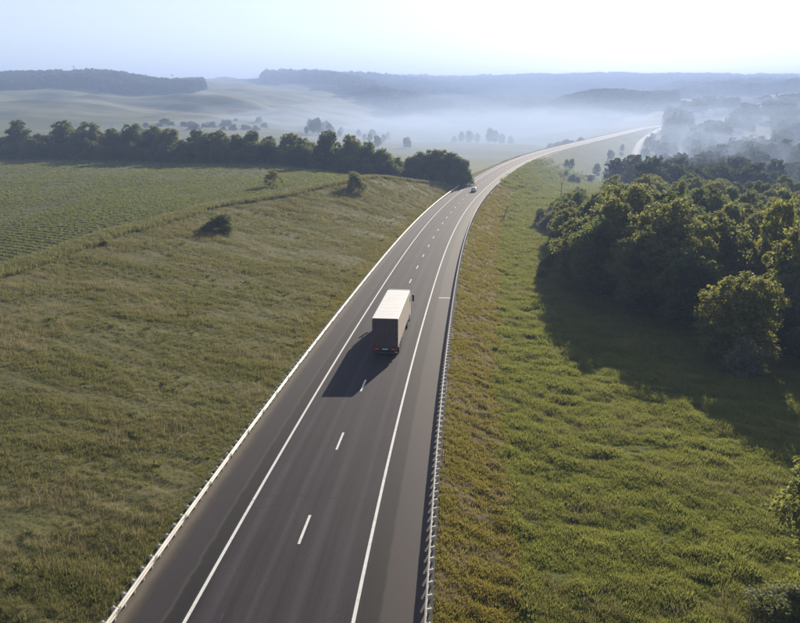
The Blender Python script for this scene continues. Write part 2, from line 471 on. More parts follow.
def asphalt_material(name, kind):
    m, nt, N, L = mat(name)
    uv = N('ShaderNodeUVMap', uv_map='sd').outputs[0]       # u = along the road, v = across it, in metres
    sep = N('ShaderNodeSeparateXYZ'); L(uv, sep.inputs[0])
    d = sep.outputs[1]
    grit = noise(N, L, uv, 9.0, 6, 0.8)
    lng = noise(N, L, uv, 1.0, 5, 0.6, (0.02, 1.3, 1))
    blot = noise(N, L, uv, 0.22, 5, 0.65)
    if kind == 'lane':
        base = ramp(N, [(0.36, (0.018, 0.016, 0.019)), (0.64, (0.044, 0.039, 0.045))]); L(lng, base.inputs[0])
        c = mixc(N, L, 0.35, base.outputs[0], ramp_of(N, L, blot, [(0.35, (0.020, 0.016, 0.020)), (0.7, (0.044, 0.037, 0.043))]))
        # paler rolled wheel tracks
        w = N('ShaderNodeMath', operation='ABSOLUTE'); L(d, w.inputs[0])
        pp = ramp_of(N, L, mathn(N, L, 'MULTIPLY', w.outputs[0], 0.25), [(0.0, (0, 0, 0)), (0.17, (0.1,) * 3), (0.26, (1, 1, 1)), (0.35, (0.1,) * 3), (0.57, (0.1,) * 3), (0.67, (1, 1, 1)), (0.78, (0.05,) * 3), (1, (0, 0, 0))])
        c = mixc(N, L, mathn(N, L, 'MULTIPLY', pp, mathn(N, L, 'MULTIPLY', lng, 0.9)), c, (0.070, 0.060, 0.067))
        # paving joints across the carriageway and a few scuffs
        so = N('ShaderNodeMath', operation='PINGPONG'); L(mathn(N, L, 'ADD', sep.outputs[0], mathn(N, L, 'MULTIPLY', blot, 0.5)), so.inputs[0]); so.inputs[1].default_value = 14.0
        jn = mathn(N, L, 'LESS_THAN', so.outputs[0], 0.06)
        c = mixc(N, L, mathn(N, L, 'MULTIPLY', jn, 0.6), c, (0.022, 0.021, 0.023))
        rot = N('ShaderNodeMapping'); rot.inputs['Rotation'].default_value = (0, 0, 0.5); rot.inputs['Scale'].default_value = (0.10, 2.2, 1); L(uv, rot.inputs[0])
        sc = noise(N, L, rot.outputs[0], 1.0, 4, 0.6)
        scm = ramp_of(N, L, sc, [(0.69, (0, 0, 0)), (0.72, (1, 1, 1)), (0.75, (0, 0, 0))])
        c = mixc(N, L, mathn(N, L, 'MULTIPLY', scm, 0.35), c, (0.13, 0.12, 0.12))
        vo = N('ShaderNodeTexVoronoi', feature='DISTANCE_TO_EDGE'); setin(vo, Scale=0.11); wv = N('ShaderNodeMapping'); wv.inputs['Scale'].default_value = (0.55, 1.1, 1)
        wob = N('ShaderNodeVectorMath', operation='ADD'); L(uv, wob.inputs[0]); nzc = N('ShaderNodeTexNoise'); setin(nzc, Scale=0.9, Detail=4.0); L(uv, nzc.inputs['Vector']); L(nzc.outputs['Color'], wob.inputs[1])
        L(wob.outputs[0], wv.inputs[0]); L(wv.outputs[0], vo.inputs['Vector'])
        crk = mathn(N, L, 'MULTIPLY', mathn(N, L, 'LESS_THAN', vo.outputs['Distance'], 0.0035), mathn(N, L, 'GREATER_THAN', blot, 0.52))
        c = mixc(N, L, mathn(N, L, 'MULTIPLY', crk, 0.4), c, (0.016, 0.015, 0.017))
        ctr = ramp_of(N, L, mathn(N, L, 'MULTIPLY', w.outputs[0], 0.25), [(0.36, (0, 0, 0)), (0.47, (1, 1, 1)), (0.56, (0, 0, 0))])
        c = mixc(N, L, mathn(N, L, 'MULTIPLY', ctr, mathn(N, L, 'MULTIPLY', blot, 0.7)), c, (0.021, 0.019, 0.021))
        rough = 0.85
    elif kind == 'shoulder_right':
        edge = mathn(N, L, 'ADD', d, mathn(N, L, 'MULTIPLY', mathn(N, L, 'SUBTRACT', noise(N, L, uv, 0.7, 7, 0.75), 0.5), 0.3))
        t = mathn(N, L, 'MULTIPLY', mathn(N, L, 'SUBTRACT', edge, 3.8), 0.25)
        c1 = ramp_of(N, L, t, [(0.0, (0.040, 0.037, 0.040)), (0.06, (0.019, 0.017, 0.018)), (0.26, (0.024, 0.021, 0.022)), (0.30, (0.066, 0.056, 0.054)), (0.68, (0.075, 0.064, 0.062)), (0.75, (0.085, 0.072, 0.064)), (0.85, (0.13, 0.105, 0.075))])
        c = mixc(N, L, mathn(N, L, 'MULTIPLY', grit, 0.5), c1, mixc(N, L, 1.0, c1, (0.5, 0.5, 0.5), 'MULTIPLY'))
        rough = 0.8
    else:
        edge = mathn(N, L, 'ADD', mathn(N, L, 'MULTIPLY', d, -1.0), mathn(N, L, 'MULTIPLY', mathn(N, L, 'SUBTRACT', noise(N, L, uv, 0.55, 7, 0.78), 0.5), 0.5))
        t = mathn(N, L, 'MULTIPLY', mathn(N, L, 'SUBTRACT', edge, 3.8), 0.25)
        c1 = ramp_of(N, L, t, [(0.0, (0.038, 0.036, 0.038)), (0.05, (0.017, 0.015, 0.016)), (0.20, (0.021, 0.019, 0.019)), (0.24, (0.070, 0.062, 0.056)), (0.28, (0.042, 0.036, 0.040)), (0.55, (0.048, 0.041, 0.044)), (0.62, (0.075, 0.064, 0.056)), (0.72, (0.18, 0.155, 0.12)), (0.84, (0.14, 0.115, 0.08))])
        c = mixc(N, L, mathn(N, L, 'MULTIPLY', grit, 0.6), c1, mixc(N, L, 1.0, c1, (0.45, 0.45, 0.45), 'MULTIPLY'))
        rough = 0.8
    c = mixc(N, L, 0.35, c, mixc(N, L, 1.0, c, ramp_of(N, L, grit, [(0.3, (0.15, 0.15, 0.15)), (0.7, (1.9, 1.9, 1.9))]), 'MULTIPLY'))
    b = N('ShaderNodeBsdfPrincipled'); o = N('ShaderNodeOutputMaterial'); L(b.outputs[0], o.inputs[0])
    L(c, b.inputs['Base Color']); setin(b, Roughness=rough); b.inputs['Specular IOR Level'].default_value = 0.16
    bp = N('ShaderNodeBump'); setin(bp, Strength=0.35, Distance=0.02); L(grit, bp.inputs['Height']); L(bp.outputs[0], b.inputs['Normal'])
    return m

def ramp_of(N, L, fac, stops):
    r = ramp(N, stops); L(fac, r.inputs[0]); return r.outputs[0]
def mathn(N, L, op, a, b):
    n = N('ShaderNodeMath', operation=op)
    for k, v in ((0, a), (1, b)):
        if isinstance(v, (int, float)): n.inputs[k].default_value = v
        else: L(v, n.inputs[k])
    return n.outputs[0]

def paint_material():
    m, nt, N, L = mat('road_paint')
    P = N('ShaderNodeNewGeometry').outputs['Position']
    nz = noise(N, L, P, 2.5, 6, 0.8)
    c = ramp_of(N, L, nz, [(0.30, (0.30, 0.29, 0.28)), (0.45, (0.62, 0.61, 0.59)), (0.8, (0.74, 0.73, 0.70))])
    b = N('ShaderNodeBsdfPrincipled'); o = N('ShaderNodeOutputMaterial'); L(b.outputs[0], o.inputs[0])
    L(c, b.inputs['Base Color']); setin(b, Roughness=0.8)
    return m

M = {}
M['ground'] = ground_material()
M['lane'] = asphalt_material('carriageway_asphalt', 'lane')
M['sh_r'] = asphalt_material('right_shoulder_asphalt', 'shoulder_right')
M['sh_l'] = asphalt_material('left_shoulder_asphalt', 'shoulder_left')
M['paint'] = paint_material()
M['zinc'] = simple('galvanised_steel', (0.50, 0.47, 0.42), 0.65, 0.1, vary=0.25, scale=1.2)
M['zinc_post'] = simple('galvanised_post', (0.46, 0.45, 0.42), 0.6, 0.2, vary=0.2, scale=3)
M['bark'] = simple('bark', (0.085, 0.066, 0.048), 0.9, vary=0.4, scale=2.5)
M['leaf_dark'] = leafy('dark_green_leaves', (0.048, 0.066, 0.024), (0.100, 0.116, 0.038), (0.29, 0.34, 0.09), 0.52)
M['leaf_olive'] = leafy('olive_leaves', (0.064, 0.086, 0.026), (0.128, 0.142, 0.048), (0.39, 0.40, 0.11), 0.52)
M['leaf_yellow'] = leafy('yellow_green_leaves', (0.078, 0.096, 0.022), (0.145, 0.150, 0.038), (0.42, 0.42, 0.08), 0.5)
M['leaf_grey'] = leafy('grey_green_leaves', (0.075, 0.085, 0.055), (0.130, 0.140, 0.095), (0.22, 0.24, 0.14), 0.25)
M['grass_bank'] = leafy('bank_grass_blades', (0.060, 0.076, 0.024), (0.240, 0.204, 0.098), (0.34, 0.32, 0.11), 0.42, 0.72, 0.20, mid=(0.116, 0.124, 0.042))
M['grass_meadow'] = leafy('meadow_grass_blades', (0.054, 0.076, 0.018), (0.225, 0.216, 0.074), (0.40, 0.415, 0.09), 0.44, 0.64, 0.30, mid=(0.114, 0.134, 0.035))
M['grass_verge'] = leafy('verge_weed_blades', (0.092, 0.065, 0.030), (0.220, 0.205, 0.048), (0.44, 0.39, 0.07), 0.42, 0.65, 0.45, mid=(0.146, 0.112, 0.046))
M['crop'] = leafy('crop_leaves', (0.070, 0.088, 0.028), (0.190, 0.190, 0.070), (0.34, 0.38, 0.10), 0.40, 0.6, 0.06, mid=(0.115, 0.136, 0.044))
M['far_leaf'] = leafy('woodland_leaves', (0.026, 0.038, 0.018), (0.060, 0.070, 0.030), (0.12, 0.15, 0.05), 0.3, 0.5, 0.01, rough=0.9)

# ------------------------------------------------------------------ ground: one sheet to the horizon
def build_ground():
    az_f = np.radians(np.arange(-42, 42.001, 0.13))
    az_b1 = np.radians(np.concatenate([np.arange(43, 90, 1.6), np.arange(90, 270, 6.0), np.arange(270, 317.5, 1.6)]))
    az = np.concatenate([az_f, az_b1]); nf = len(az_f); na = len(az)
    rr = np.concatenate([[3, 8, 14, 20], np.geomspace(24, 420, 480), np.geomspace(425, 1500, 190), np.geomspace(1520, 7300, 80)])
    A, R = np.meshgrid(az, rr)
    x = (R * np.sin(A)).ravel(); y = (R * np.cos(A)).ravel()
    z, zn = terrain(x, y, True, True)
    V = np.stack([x, y, z], -1)
    nr = len(rr)
    i = np.arange(nr - 1)[:, None] * na; j = np.arange(na)[None]; j2 = (j + 1) % na
    F = np.stack([i + j, i + j2, i + na + j2, i + na + j], -1).reshape(-1, 4)[:, ::-1]
    cap = len(V)
    V = np.vstack([V, [[0, 0, ground_z(0, 0)]]])
    for k in zn: zn[k] = np.append(zn[k], 0)
    # the field is the same sheet cut out along its edge
    isf = zn['field'][F].mean(1) > 0.5
    for nm, sel, lab, extra in (('ground', ~isf, 'grassy banks, meadow and valley land on both sides of the highway', True), ('field', isf, 'level green field of young crop rows above the grassy bank', False)):
        f = F[sel]; used = np.unique(f); mp = np.full(len(V), -1); mp[used] = np.arange(len(used))
        f = mp[f]
        me = np_mesh(nm, V[used], f, [M['ground']], True)
        for k in ('bank', 'field', 'verge', 'meadow'):
            a = me.attributes.new(k, 'FLOAT', 'POINT'); a.data.foreach_set('value', zn[k][used].astype(np.float32))
        a = me.attributes.new('sd', 'FLOAT_VECTOR', 'POINT')
        a.data.foreach_set('vector', np.stack([zn['s'][used], zn['d'][used], 0 * used], -1).astype(np.float32).ravel())
        tag(link(nm, me), lab, None, None, 'structure')
build_ground()

# ------------------------------------------------------------------ road
def ribbon(name, s, dlist, dzlist, material, parent=None, smooth=True):
    n = len(s); k = len(dlist)
    P = np.stack([road_at(s, d, dz)[0] for d, dz in zip(dlist, dzlist)], 1).reshape(-1, 3)
    i = np.arange(n - 1)[:, None] * k; j = np.arange(k - 1)[None]
    F = np.stack([i + j, i + j + 1, i + k + j + 1, i + k + j], -1).reshape(-1, 4)
    me = np_mesh(name, P, F, [material], smooth)
    uv = me.uv_layers.new(name='sd')
    sd = np.stack([np.repeat(s, k), np.tile(dlist, n)], -1).astype(np.float32)
    uv.data.foreach_set('uv', sd[F.ravel()].ravel())
    return link(name, me, parent)

S_ALL = np.concatenate([np.arange(-60, 600, 2.5), np.arange(600, 1236, 5)])
cross = lambda d: -0.018 * abs(d)
dl = [-3.95, -2, 0, 2, 3.95]
road = tag(ribbon('road', S_ALL, dl, [cross(d) for d in dl], M['lane']), 'two lane asphalt highway curving down into the misty valley', None, None, 'structure')
dl = [3.95, 5.1, 6.4, 7.12, 7.3, 7.9]
tag(ribbon('road_shoulder', S_ALL, dl, [cross(3.95), cross(5.1), cross(6.4), cross(7.12), -0.17, -0.6], M['sh_r']), 'brownish paved shoulder between the right edge line and guardrail', None, None, 'structure')
dl = [-7.9, -7.25, -7.0, -6.2, -5.0, -3.95]
tag(ribbon('road_shoulder', S_ALL, dl, [-0.6, -0.17, cross(7.0), cross(6.2), cross(5.0), cross(3.95)], M['sh_l']), 'dark dirty shoulder below the grassy cut bank', None, None, 'structure')
for d in (-3.75, 3.75):
    ribbon('edge_line', S_ALL, [d - 0.085, d + 0.085], [cross(d) + 0.006] * 2, M['paint'], road)
dash_mesh = None
for k in range(-4, 98):
    s0 = 22.6 + 11.9 * k
    ss = np.array([s0, s0 + 1.5, s0 + 3.0])
    ribbon('lane_dash', ss, [-0.075, 0.075], [0.006, 0.006], M['paint'], road)
# short painted stop mark across the shoulder
mk = MB()
for (s0, s1, a, b) in ((84.6, 84.95, 4.9, 6.5),):
    p = [road_at(np.array([q]), w, cross(w) + 0.006)[0][0] for (q, w) in ((s0, a), (s0 + 0.2, b), (s1 + 0.2, b), (s1, a))]
    mk.add(p, [[0, 1, 2, 3]])
mk.build('shoulder_mark', M['paint'], road)

# ------------------------------------------------------------------ guardrails
def guardrail(side, off, label):
    root = empty('guardrail', road_at(np.array([30.0]), side * off)[0][0].tolist())
    tag(root, label, 'guardrail', 'guardrails along the highway')
    inv = Matrix.Translation(-root.location)
    # W profile: (depth towards the road, height)
    prof = [(0.0, 0.43), (0.035, 0.445), (0.075, 0.475), (0.075, 0.515), (0.02, 0.555), (0.02, 0.605), (0.075, 0.645), (0.075, 0.685), (0.035, 0.715), (0.0, 0.73)]
    th = 0.006
    pf = [(-side * q, h) for q, h in prof]; pb = [(-side * (q - 0.022), h + 0.0) for q, h in prof]
    def beam(L0, L1):
        b = MB(); n = len(pf); loop = pf + pb[::-1]
        V = [(q, L0, h) for q, h in loop] + [(q, L1, h) for q, h in loop]
        F = [[i, (i + 1) % (2 * n), 2 * n + (i + 1) % (2 * n), 2 * n + i] for i in range(2 * n)]
        F += [[i, i + 1, 2 * n - 2 - i, 2 * n - 1 - i] for i in range(n - 1)]
        F += [[2 * n + i + 1, 2 * n + i, 4 * n - 1 - i, 4 * n - 2 - i] for i in range(n - 1)]
        b.add(V, F); return b
    SEC = 4.0
    sec_obj = None; splice_obj = None; post_obj = None
    def place(o, s, d, dz=0.0):
        p, h, g = road_at(np.array([s]), d, dz)
        m = Matrix.Translation(Vector(p[0])) @ Matrix.Rotation(-float(h[0]), 4, 'Z') @ Matrix.Rotation(math.atan(float(g[0])), 4, 'X')
        o.matrix_local = inv @ m
    s = -24.0; k = 0
    nsec = 0
    while s < 300:
        if sec_obj is None:
            sec_obj = beam(0.012, SEC - 0.004).build('rail_section', M['zinc'], root); o = sec_obj
            sp = MB().box(-side * 0.082 - 0.012, -side * 0.082 + 0.012, -0.15, 0.15, 0.565, 0.597)
            for (yy, zz) in ((-0.1, 0.495), (0.1, 0.495), (-0.1, 0.665), (0.1, 0.665)):
                sp.box(-side * 0.084 - 0.014, -side * 0.084 + 0.014, yy - 0.022, yy + 0.022, zz - 0.018, zz + 0.018)
            splice_obj = sp.build('splice_bolts', M['zinc_dark'], o)
        else:
            o = sec_obj.copy(); col.objects.link(o); o.parent = root
            c = splice_obj.copy(); col.objects.link(c); c.parent = o
        place(o, s, side * off, cross(off)); s += SEC; nsec += 1
    # posts with spacer blocks
    s = -23.0; npost = 0
    while npost < 300:
        if post_obj is None:
            b = MB()
            x = side
            b.box(min(x * 0.15, x * 0.20) , max(x * 0.15, x * 0.20), -0.055, 0.055, -0.5, 0.74)
            b.box(min(x * 0.20, x * 0.27), max(x * 0.20, x * 0.27), -0.055, -0.045, -0.5, 0.74)
            b.box(min(x * 0.20, x * 0.27), max(x * 0.20, x * 0.27), 0.045, 0.055, -0.5, 0.74)
            b.box(min(x * 0.022, x * 0.15), max(x * 0.022, x * 0.15), -0.035, 0.035, 0.50, 0.70)
            post_obj = b.build('post', M['zinc_post'], root); o = post_obj
        else:
            o = post_obj.copy(); col.objects.link(o); o.parent = root
        place(o, s, side * off, cross(off)); s += 1.0; npost += 1
    # the stretch too far off to tell the pieces apart
    ss = np.arange(300, 1236, 6.0)
    P0 = [road_at(ss, side * off - side * q, cross(off) + h)[0] for q, h in ((0.05, 0.43), (0.05, 0.73), (-0.02, 0.73), (-0.02, 0.43))]
    P0 = np.stack(P0, 1).reshape(-1, 3) - np.array(root.location)
    n = len(ss); i = np.arange(n - 1)[:, None] * 4; j = np.arange(4)[None]; j2 = (j + 1) % 4
    F = np.stack([i + j, i + 4 + j, i + 4 + j2, i + j2], -1).reshape(-1, 4)
    me = np_mesh('far_rail', P0, F, [M['zinc']]); tag(link('far_rail', me, root), kind='stuff')
    sp = np.arange(277.0, 1236, 2.0); b = MB()
    for q in sp:
        p = road_at(np.array([q]), side * (off + 0.2), cross(off))[0][0] - np.array(root.location)
        b.box(p[0] - 0.05, p[0] + 0.05, p[1] - 0.05, p[1] + 0.05, p[2] - 0.4, p[2] + 0.74)
    tag(b.build('far_posts', M['zinc_post'], root), kind='stuff')
M['zinc_dark'] = simple('dark_steel', (0.09, 0.09, 0.09), 0.6, 0.5)
guardrail(-1, 6.73, 'sunlit cream steel guardrail at the foot of the left grassy bank')
guardrail(1, 7.0, 'grey steel guardrail with exposed posts above the meadow embankment')

# ------------------------------------------------------------------ side road in the valley
def side_road(name, pts, width, label, lift=0.25):
    P = [pix(*q) for q in pts]
    xs = np.array([p.x for p in P]); ys = np.array([p.y for p in P])
    t = np.arange(len(P)); tt = np.linspace(0, len(P) - 1, 120)
    def sm(a):
        a2 = np.interp(tt, t, a)
        for _ in range(10): a2[1:-1] = (a2[:-2] + 2 * a2[1:-1] + a2[2:]) / 4
        return a2
    x, y = sm(xs), sm(ys)
    dx, dy = np.gradient(x), np.gradient(y); l = np.hypot(dx, dy); nx, ny = dy / l, -dx / l
    offs = np.array([-1.3, -1, 0, 1, 1.3]) * width / 2
    z = terrain(x, y, False)
    z = np.maximum(z, np.maximum(terrain(x + nx * width / 2, y + ny * width / 2, False), terrain(x - nx * width / 2, y - ny * width / 2, False)))
    V = np.stack([np.stack([x + nx * o, y + ny * o, z + (lift if abs(o) < width * .55 else -0.8)], -1) for o in offs], 1).reshape(-1, 3)
    n = len(x); k = len(offs); i = np.arange(n - 1)[:, None] * k; j = np.arange(k - 1)[None]
    F = np.stack([i + j, i + j + 1, i + k + j + 1, i + k + j], -1).reshape(-1, 4)
    tag(link(name, np_mesh(name, V, F, [M['side']], True)), label, None, None, 'structure')
M['side'] = simple('pale_side_road', (0.17, 0.16, 0.145), 0.85, vary=0.2, scale=0.2)
side_road('side_road', [(600, 215), (617, 200), (626, 188), (631, 177), (633, 167), (634, 160), (636, 152), (640, 144), (647, 138), (656, 132.5), (664, 127)], 5.5, 'pale narrow side road climbing out of the valley')

# ------------------------------------------------------------------ trees
def make_crown(seed, H, W, base=0.25, n_lobes=18, leaves=15000, leaf=0.28, shape='round', gap=0.35):
    g = np.random.default_rng(seed)
    lobes = []
    for k in range(n_lobes):
        t = (k + 0.5) / n_lobes
        h = base + (1 - base) * (0.08 + 0.86 * t)
        u = (h - base) / (1 - base)
        if shape == 'round': env = math.sin(math.pi * min(1, u * 0.86 + 0.12)) ** 0.6
        elif shape == 'cone': env = 0.35 + 0.75 * (1 - u) ** 0.8
        elif shape == 'column': env = 0.75 * math.sin(math.pi * min(1, u * 0.9 + 0.08)) ** 0.5
        else: env = (1 - u ** 2.2) ** 0.5
        a = k * 2.399 + g.uniform(-0.5, 0.5)
        q = W / 2 * env * g.uniform(0.35, 0.85)
        rad = W * g.uniform(0.10, 0.21) * (0.75 + 0.25 * env)
        lobes.append((q * math.cos(a), q * math.sin(a), h * H - rad * 0.3, rad))
    lobes.append((0, 0, H * (0.5 + base / 2), W * 0.26))
    Lb = np.array(lobes)
    w = Lb[:, 3] ** 2; cnt = np.maximum(20, (leaves * w / w.sum())).astype(int)
    C = []; Nn = []
    for (cx, cy, cz, r), n in zip(Lb, cnt):
        # twigs: small leafy clusters on the skin of each lobe
        nt = max(6, n // 14)
        v = g.normal(size=(nt, 3)); v[:, 2] += 0.25; v /= np.linalg.norm(v, axis=1)[:, None]
        rr = r * (0.62 + 0.5 * g.random(nt) ** 0.8)
        keep = vnoise(v[:, 0] * 2.3 + cx * 3, v[:, 1] * 2.3 + v[:, 2] * 3.1 + cy, seed) > -gap
        tw = np.stack([cx + v[:, 0] * rr, cy + v[:, 1] * rr, cz + v[:, 2] * rr * 0.85], -1)[keep]; v = v[keep]
        if len(tw) == 0: continue
        j = g.integers(0, len(tw), n)
        sp = g.normal(size=(n, 3)) * (0.11 * r + 0.10) * np.array([1, 1, 0.75])
        C.append(tw[j] + sp); Nn.append(v[j] + g.normal(size=(n, 3)) * 0.75 + np.array([0, 0, 0.35]))
    C = np.vstack(C); Nn = np.vstack(Nn)
    ok = C[:, 2] > H * base * 0.55
    C = C[ok]; Nn = Nn[ok]; Nn /= np.linalg.norm(Nn, axis=1)[:, None]
    n = len(C)
    t = np.cross(Nn, g.normal(size=(n, 3))); t /= np.linalg.norm(t, axis=1)[:, None] + 1e-9
    b = np.cross(Nn, t)
    sz = leaf * g.uniform(0.55, 1.3, n)[:, None]
    # a pointed leaf spray: kite of four corners, slightly folded
    V = np.stack([C - t * sz * 0.62, C + b * sz * 0.36 + Nn * sz * 0.10, C + t * sz * 0.75, C - b * sz * 0.36 + Nn * sz * 0.10], 1).reshape(-1, 3)
    Fq = np.arange(4 * n).reshape(-1, 4)
    return V, Fq, Lb

def make_trunk(seed, H, Lb, r0, lean=0.03, forks=1, base=0.25):
    g = random.Random(seed)
    b = MB()
    top = H * 0.72
    px_, py_ = g.uniform(-lean, lean) * H, g.uniform(-lean, lean) * H
    axis = [Vector((px_ * t * t + 0.02 * H * math.sin(3 * t + seed), py_ * t * t, -0.6 + (top + 0.6) * t)) for t in (0, 0.12, 0.3, 0.5, 0.75, 1)]
    b.tube(axis, [r0 * 1.35, r0, r0 * 0.85, r0 * 0.65, r0 * 0.4, r0 * 0.15], 8)
    for k, (cx, cy, cz, rr) in enumerate(Lb[:-1]):
        if k % 2 and len(Lb) > 12: continue
        t = min(0.9, max(0.22, (cz / top) * 0.6))
        i = t * 5; i0 = min(4, int(i)); p = axis[i0].lerp(axis[i0 + 1], i - i0)
        e = Vector((cx, cy, cz)); m = p.lerp(e, 0.5) + Vector((0, 0, -0.04 * H + g.uniform(-.1, .1)))
        q = r0 * 0.42 * (1 - t * 0.5)
        b.tube([p, m, e], [q, q * 0.6, q * 0.15], 5)
    return b

PROTO = {}
def proto(key, seed, H, W, base, n_lobes, leaves, leaf, shape, leafmat, r0, gap=0.3):
    V, Fq, Lb = make_crown(seed, H, W, base, n_lobes, leaves, leaf, shape, gap)
    cm = np_mesh('crown', V, Fq, [M[leafmat]])
    tm_b = make_trunk(seed, H, Lb, r0)
    tm = np_mesh('trunk', tm_b.v, tm_b.f, [M['bark']], True)
    PROTO[key] = (cm, tm, H, W)

proto('broad', 1, 15, 11.5, 0.16, 34, 19000, 0.38, 'round', 'leaf_dark', 0.24)
proto('round', 2, 14, 9.5, 0.12, 30, 17000, 0.36, 'round', 'leaf_dark', 0.22)
proto('tall', 3, 18, 8.5, 0.18, 32, 17000, 0.36, 'round', 'leaf_dark', 0.25)
proto('ragged', 4, 15, 9.0, 0.14, 26, 14000, 0.36, 'dome', 'leaf_dark', 0.22, 0.12)
proto('fluffy', 5, 11, 8.0, 0.08, 32, 17000, 0.30, 'round', 'leaf_yellow', 0.18)
proto('bush', 6, 4.2, 5.2, 0.0, 14, 8000, 0.20, 'dome', 'leaf_olive', 0.07)
proto('shrub', 7, 2.4, 3.0, 0.0, 11, 5200, 0.13, 'dome', 'leaf_grey', 0.04)
proto('column', 8, 22, 7.5, 0.10, 22, 12000, 0.42, 'column', 'leaf_dark', 0.28)
proto('small', 9, 9, 6.5, 0.12, 16, 9000, 0.28, 'round', 'leaf_olive', 0.15, 0.2)
proto('sapling', 10, 6, 4.0, 0.10, 13, 5000, 0.17, 'dome', 'leaf_olive', 0.06, 0.05)

def tree(key, x, y, height, leafmat, label, group=None, cat='tree', name='tree', width=None, rz=None, z=None, parts=True):
    cm, tm, H, W = PROTO[key]
    sc = height / H
    z = ground_z(x, y) if z is None else z
    root = empty(name, (x, y, z - 0.05), random.uniform(0, 6.28) if rz is None else rz)
    sw = sc if width is None else width / W
    root.scale = (sw, sw, sc)
    tag(root, label, cat, group)
    c = link('crown', cm, root)
    c.material_slots[0].link = 'OBJECT'; c.material_slots[0].material = M[leafmat]
    link('trunk', tm, root)
    return root

def scr(x, y, z):
    d = y * CP - (z - ZC) * SP
    return 400 + F_PX * x / d, 311.5 - F_PX * (y * SP + (z - ZC) * CP) / d

def top_for(x, y, py):
    """height above ground at (x, y) of the sight line through row py"""
    q = ray(scr(x, y, ground_z(x, y))[0], py)
    return ZC + q[2] / q[1] * y - ground_z(x, y)

# ---- the wood on the right
sky_px = [520, 540, 560, 580, 600, 622, 650, 670, 700, 740, 775, 800, 840]
sky_py = [216, 210, 195, 186, 178, 163, 173, 163, 157, 163, 170, 165, 160]
special = [
 ('fluffy', 38.2, 76.5, 10.6, 'leaf_yellow', 'bright yellow-green round tree standing forward of the wood at the meadow', 9.2),
 ('fluffy', 40.8, 96, 12.5, 'leaf_yellow', 'yellow-green tree half hidden inside the wood beside darker trees', 8.0),
 ('shrub', 37.0, 71.5, 4.4, 'leaf_grey', 'grey-leaved shrub in shade below the bright yellow-green round tree', 4.6),
 ('ragged', 49.5, 86, 15.5, 'leaf_yellow', 'tall yellow-green tree with spreading sunlit boughs next to the grey-leaved trees', 9.5),
 ('round', 52.0, 112, 12.0, 'leaf_grey', 'silvery grey-green tree among the dark crowns of the wood', 7.0),
 ('ragged', 46.5, 81, 8.5, 'leaf_grey', 'grey-green tree right behind the bright yellow-green round tree', 6.5),
]
placed = []
for (k, x, y, h, lm, lab, w) in special:
    cat = 'shrub' if k == 'shrub' else 'tree'
    tree(k, x, y, h, lm, lab, None, cat, cat, w); placed.append((x, y, 3.0))
front = [(31, 108, 13.5, 'broad', 'leaf_dark'), (35, 99, 13, 'broad', 'leaf_olive'), (30.5, 118, 12.5, 'round', 'leaf_olive'), (31.5, 128, 11, 'small', 'leaf_olive'), (37.5, 90, 11.5, 'round', 'leaf_dark'),
         (45.0, 92, 8.5, 'ragged', 'leaf_dark'), (39.5, 104, 17, 'broad', 'leaf_olive'), (34, 112, 16.5, 'tall', 'leaf_olive')]
SHAPEN = {'broad': 'broad-crowned', 'round': 'round-crowned', 'tall': 'tall narrow', 'ragged': 'open-crowned', 'small': 'small', 'fluffy': 'dense round', 'bush': 'bushy', 'column': 'columnar'}
front += [(47.5, 81, 10.5, 'round', 'leaf_olive'), (52.5, 88, 13.5, 'broad', 'leaf_olive'), (46.0, 74, 7.0, 'small', 'leaf_dark'), (51.5, 77, 9.0, 'round', 'leaf_dark'), (55, 81, 11, 'ragged', 'leaf_olive'), (48.5, 70, 6.0, 'small', 'leaf_olive')]
KINDN = {'leaf_dark': 'dark green', 'leaf_olive': 'olive green', 'leaf_yellow': 'yellow-green', 'leaf_grey': 'grey-green'}
for (x, y, h, k, lm) in front:
    tree(k, x, y, h, lm, '%s %s tree in the front edge of the wood shading the meadow' % (SHAPEN[k], KINDN[lm]), 'trees in the wood beside the meadow'); placed.append((x, y, 3.4))
g2 = random.Random(5)
def left_edge(y):
    return float(np.interp(y, [58, 66, 76, 86, 106, 140, 186, 215, 235], [300, 200, 62, 40, 32.5, 33.5, 38, 46, 70]))
cnt = 0
for _ in range(6000):
    y = g2.uniform(66, 232); x = g2.uniform(28, 150)
    if x < left_edge(y) or x > 0.62 * y + 14: continue
    if any((x - a) ** 2 + (y - b) ** 2 < (c + 2.9 + y * 0.012) ** 2 for a, b, c in placed): continue
    k = g2.choices(['broad', 'round', 'tall', 'ragged', 'small'], [4, 3, 3, 2, 1])[0]
    lm = g2.choices(['leaf_dark', 'leaf_olive', 'leaf_yellow', 'leaf_grey'], [6, 5, 1.1, 0.8])[0]
    px, _q = scr(x, y, ground_z(x, y))
    lim = top_for(x, y, float(np.interp(px, sky_px, sky_py)) + g2.uniform(0, 7))
    edge = x - left_edge(y)
    h = min(g2.uniform(12.5, 18.5) * (0.72 if edge < 5 else 1.0), lim)
    if h < 4: continue
    if h < 8: k = 'small'
    tree(k, x, y, h, lm, '%s %s tree %s of the wood beside the meadow' % (SHAPEN[k], KINDN[lm], 'in the outer edge' if edge < 6 else ('at the far back' if y > 165 else 'deep inside the canopy')), 'trees in the wood beside the meadow', width=PROTO[k][3] * min(1.15, max(0.62, h / PROTO[k][2])))
    placed.append((x, y, 2.6)); cnt += 1
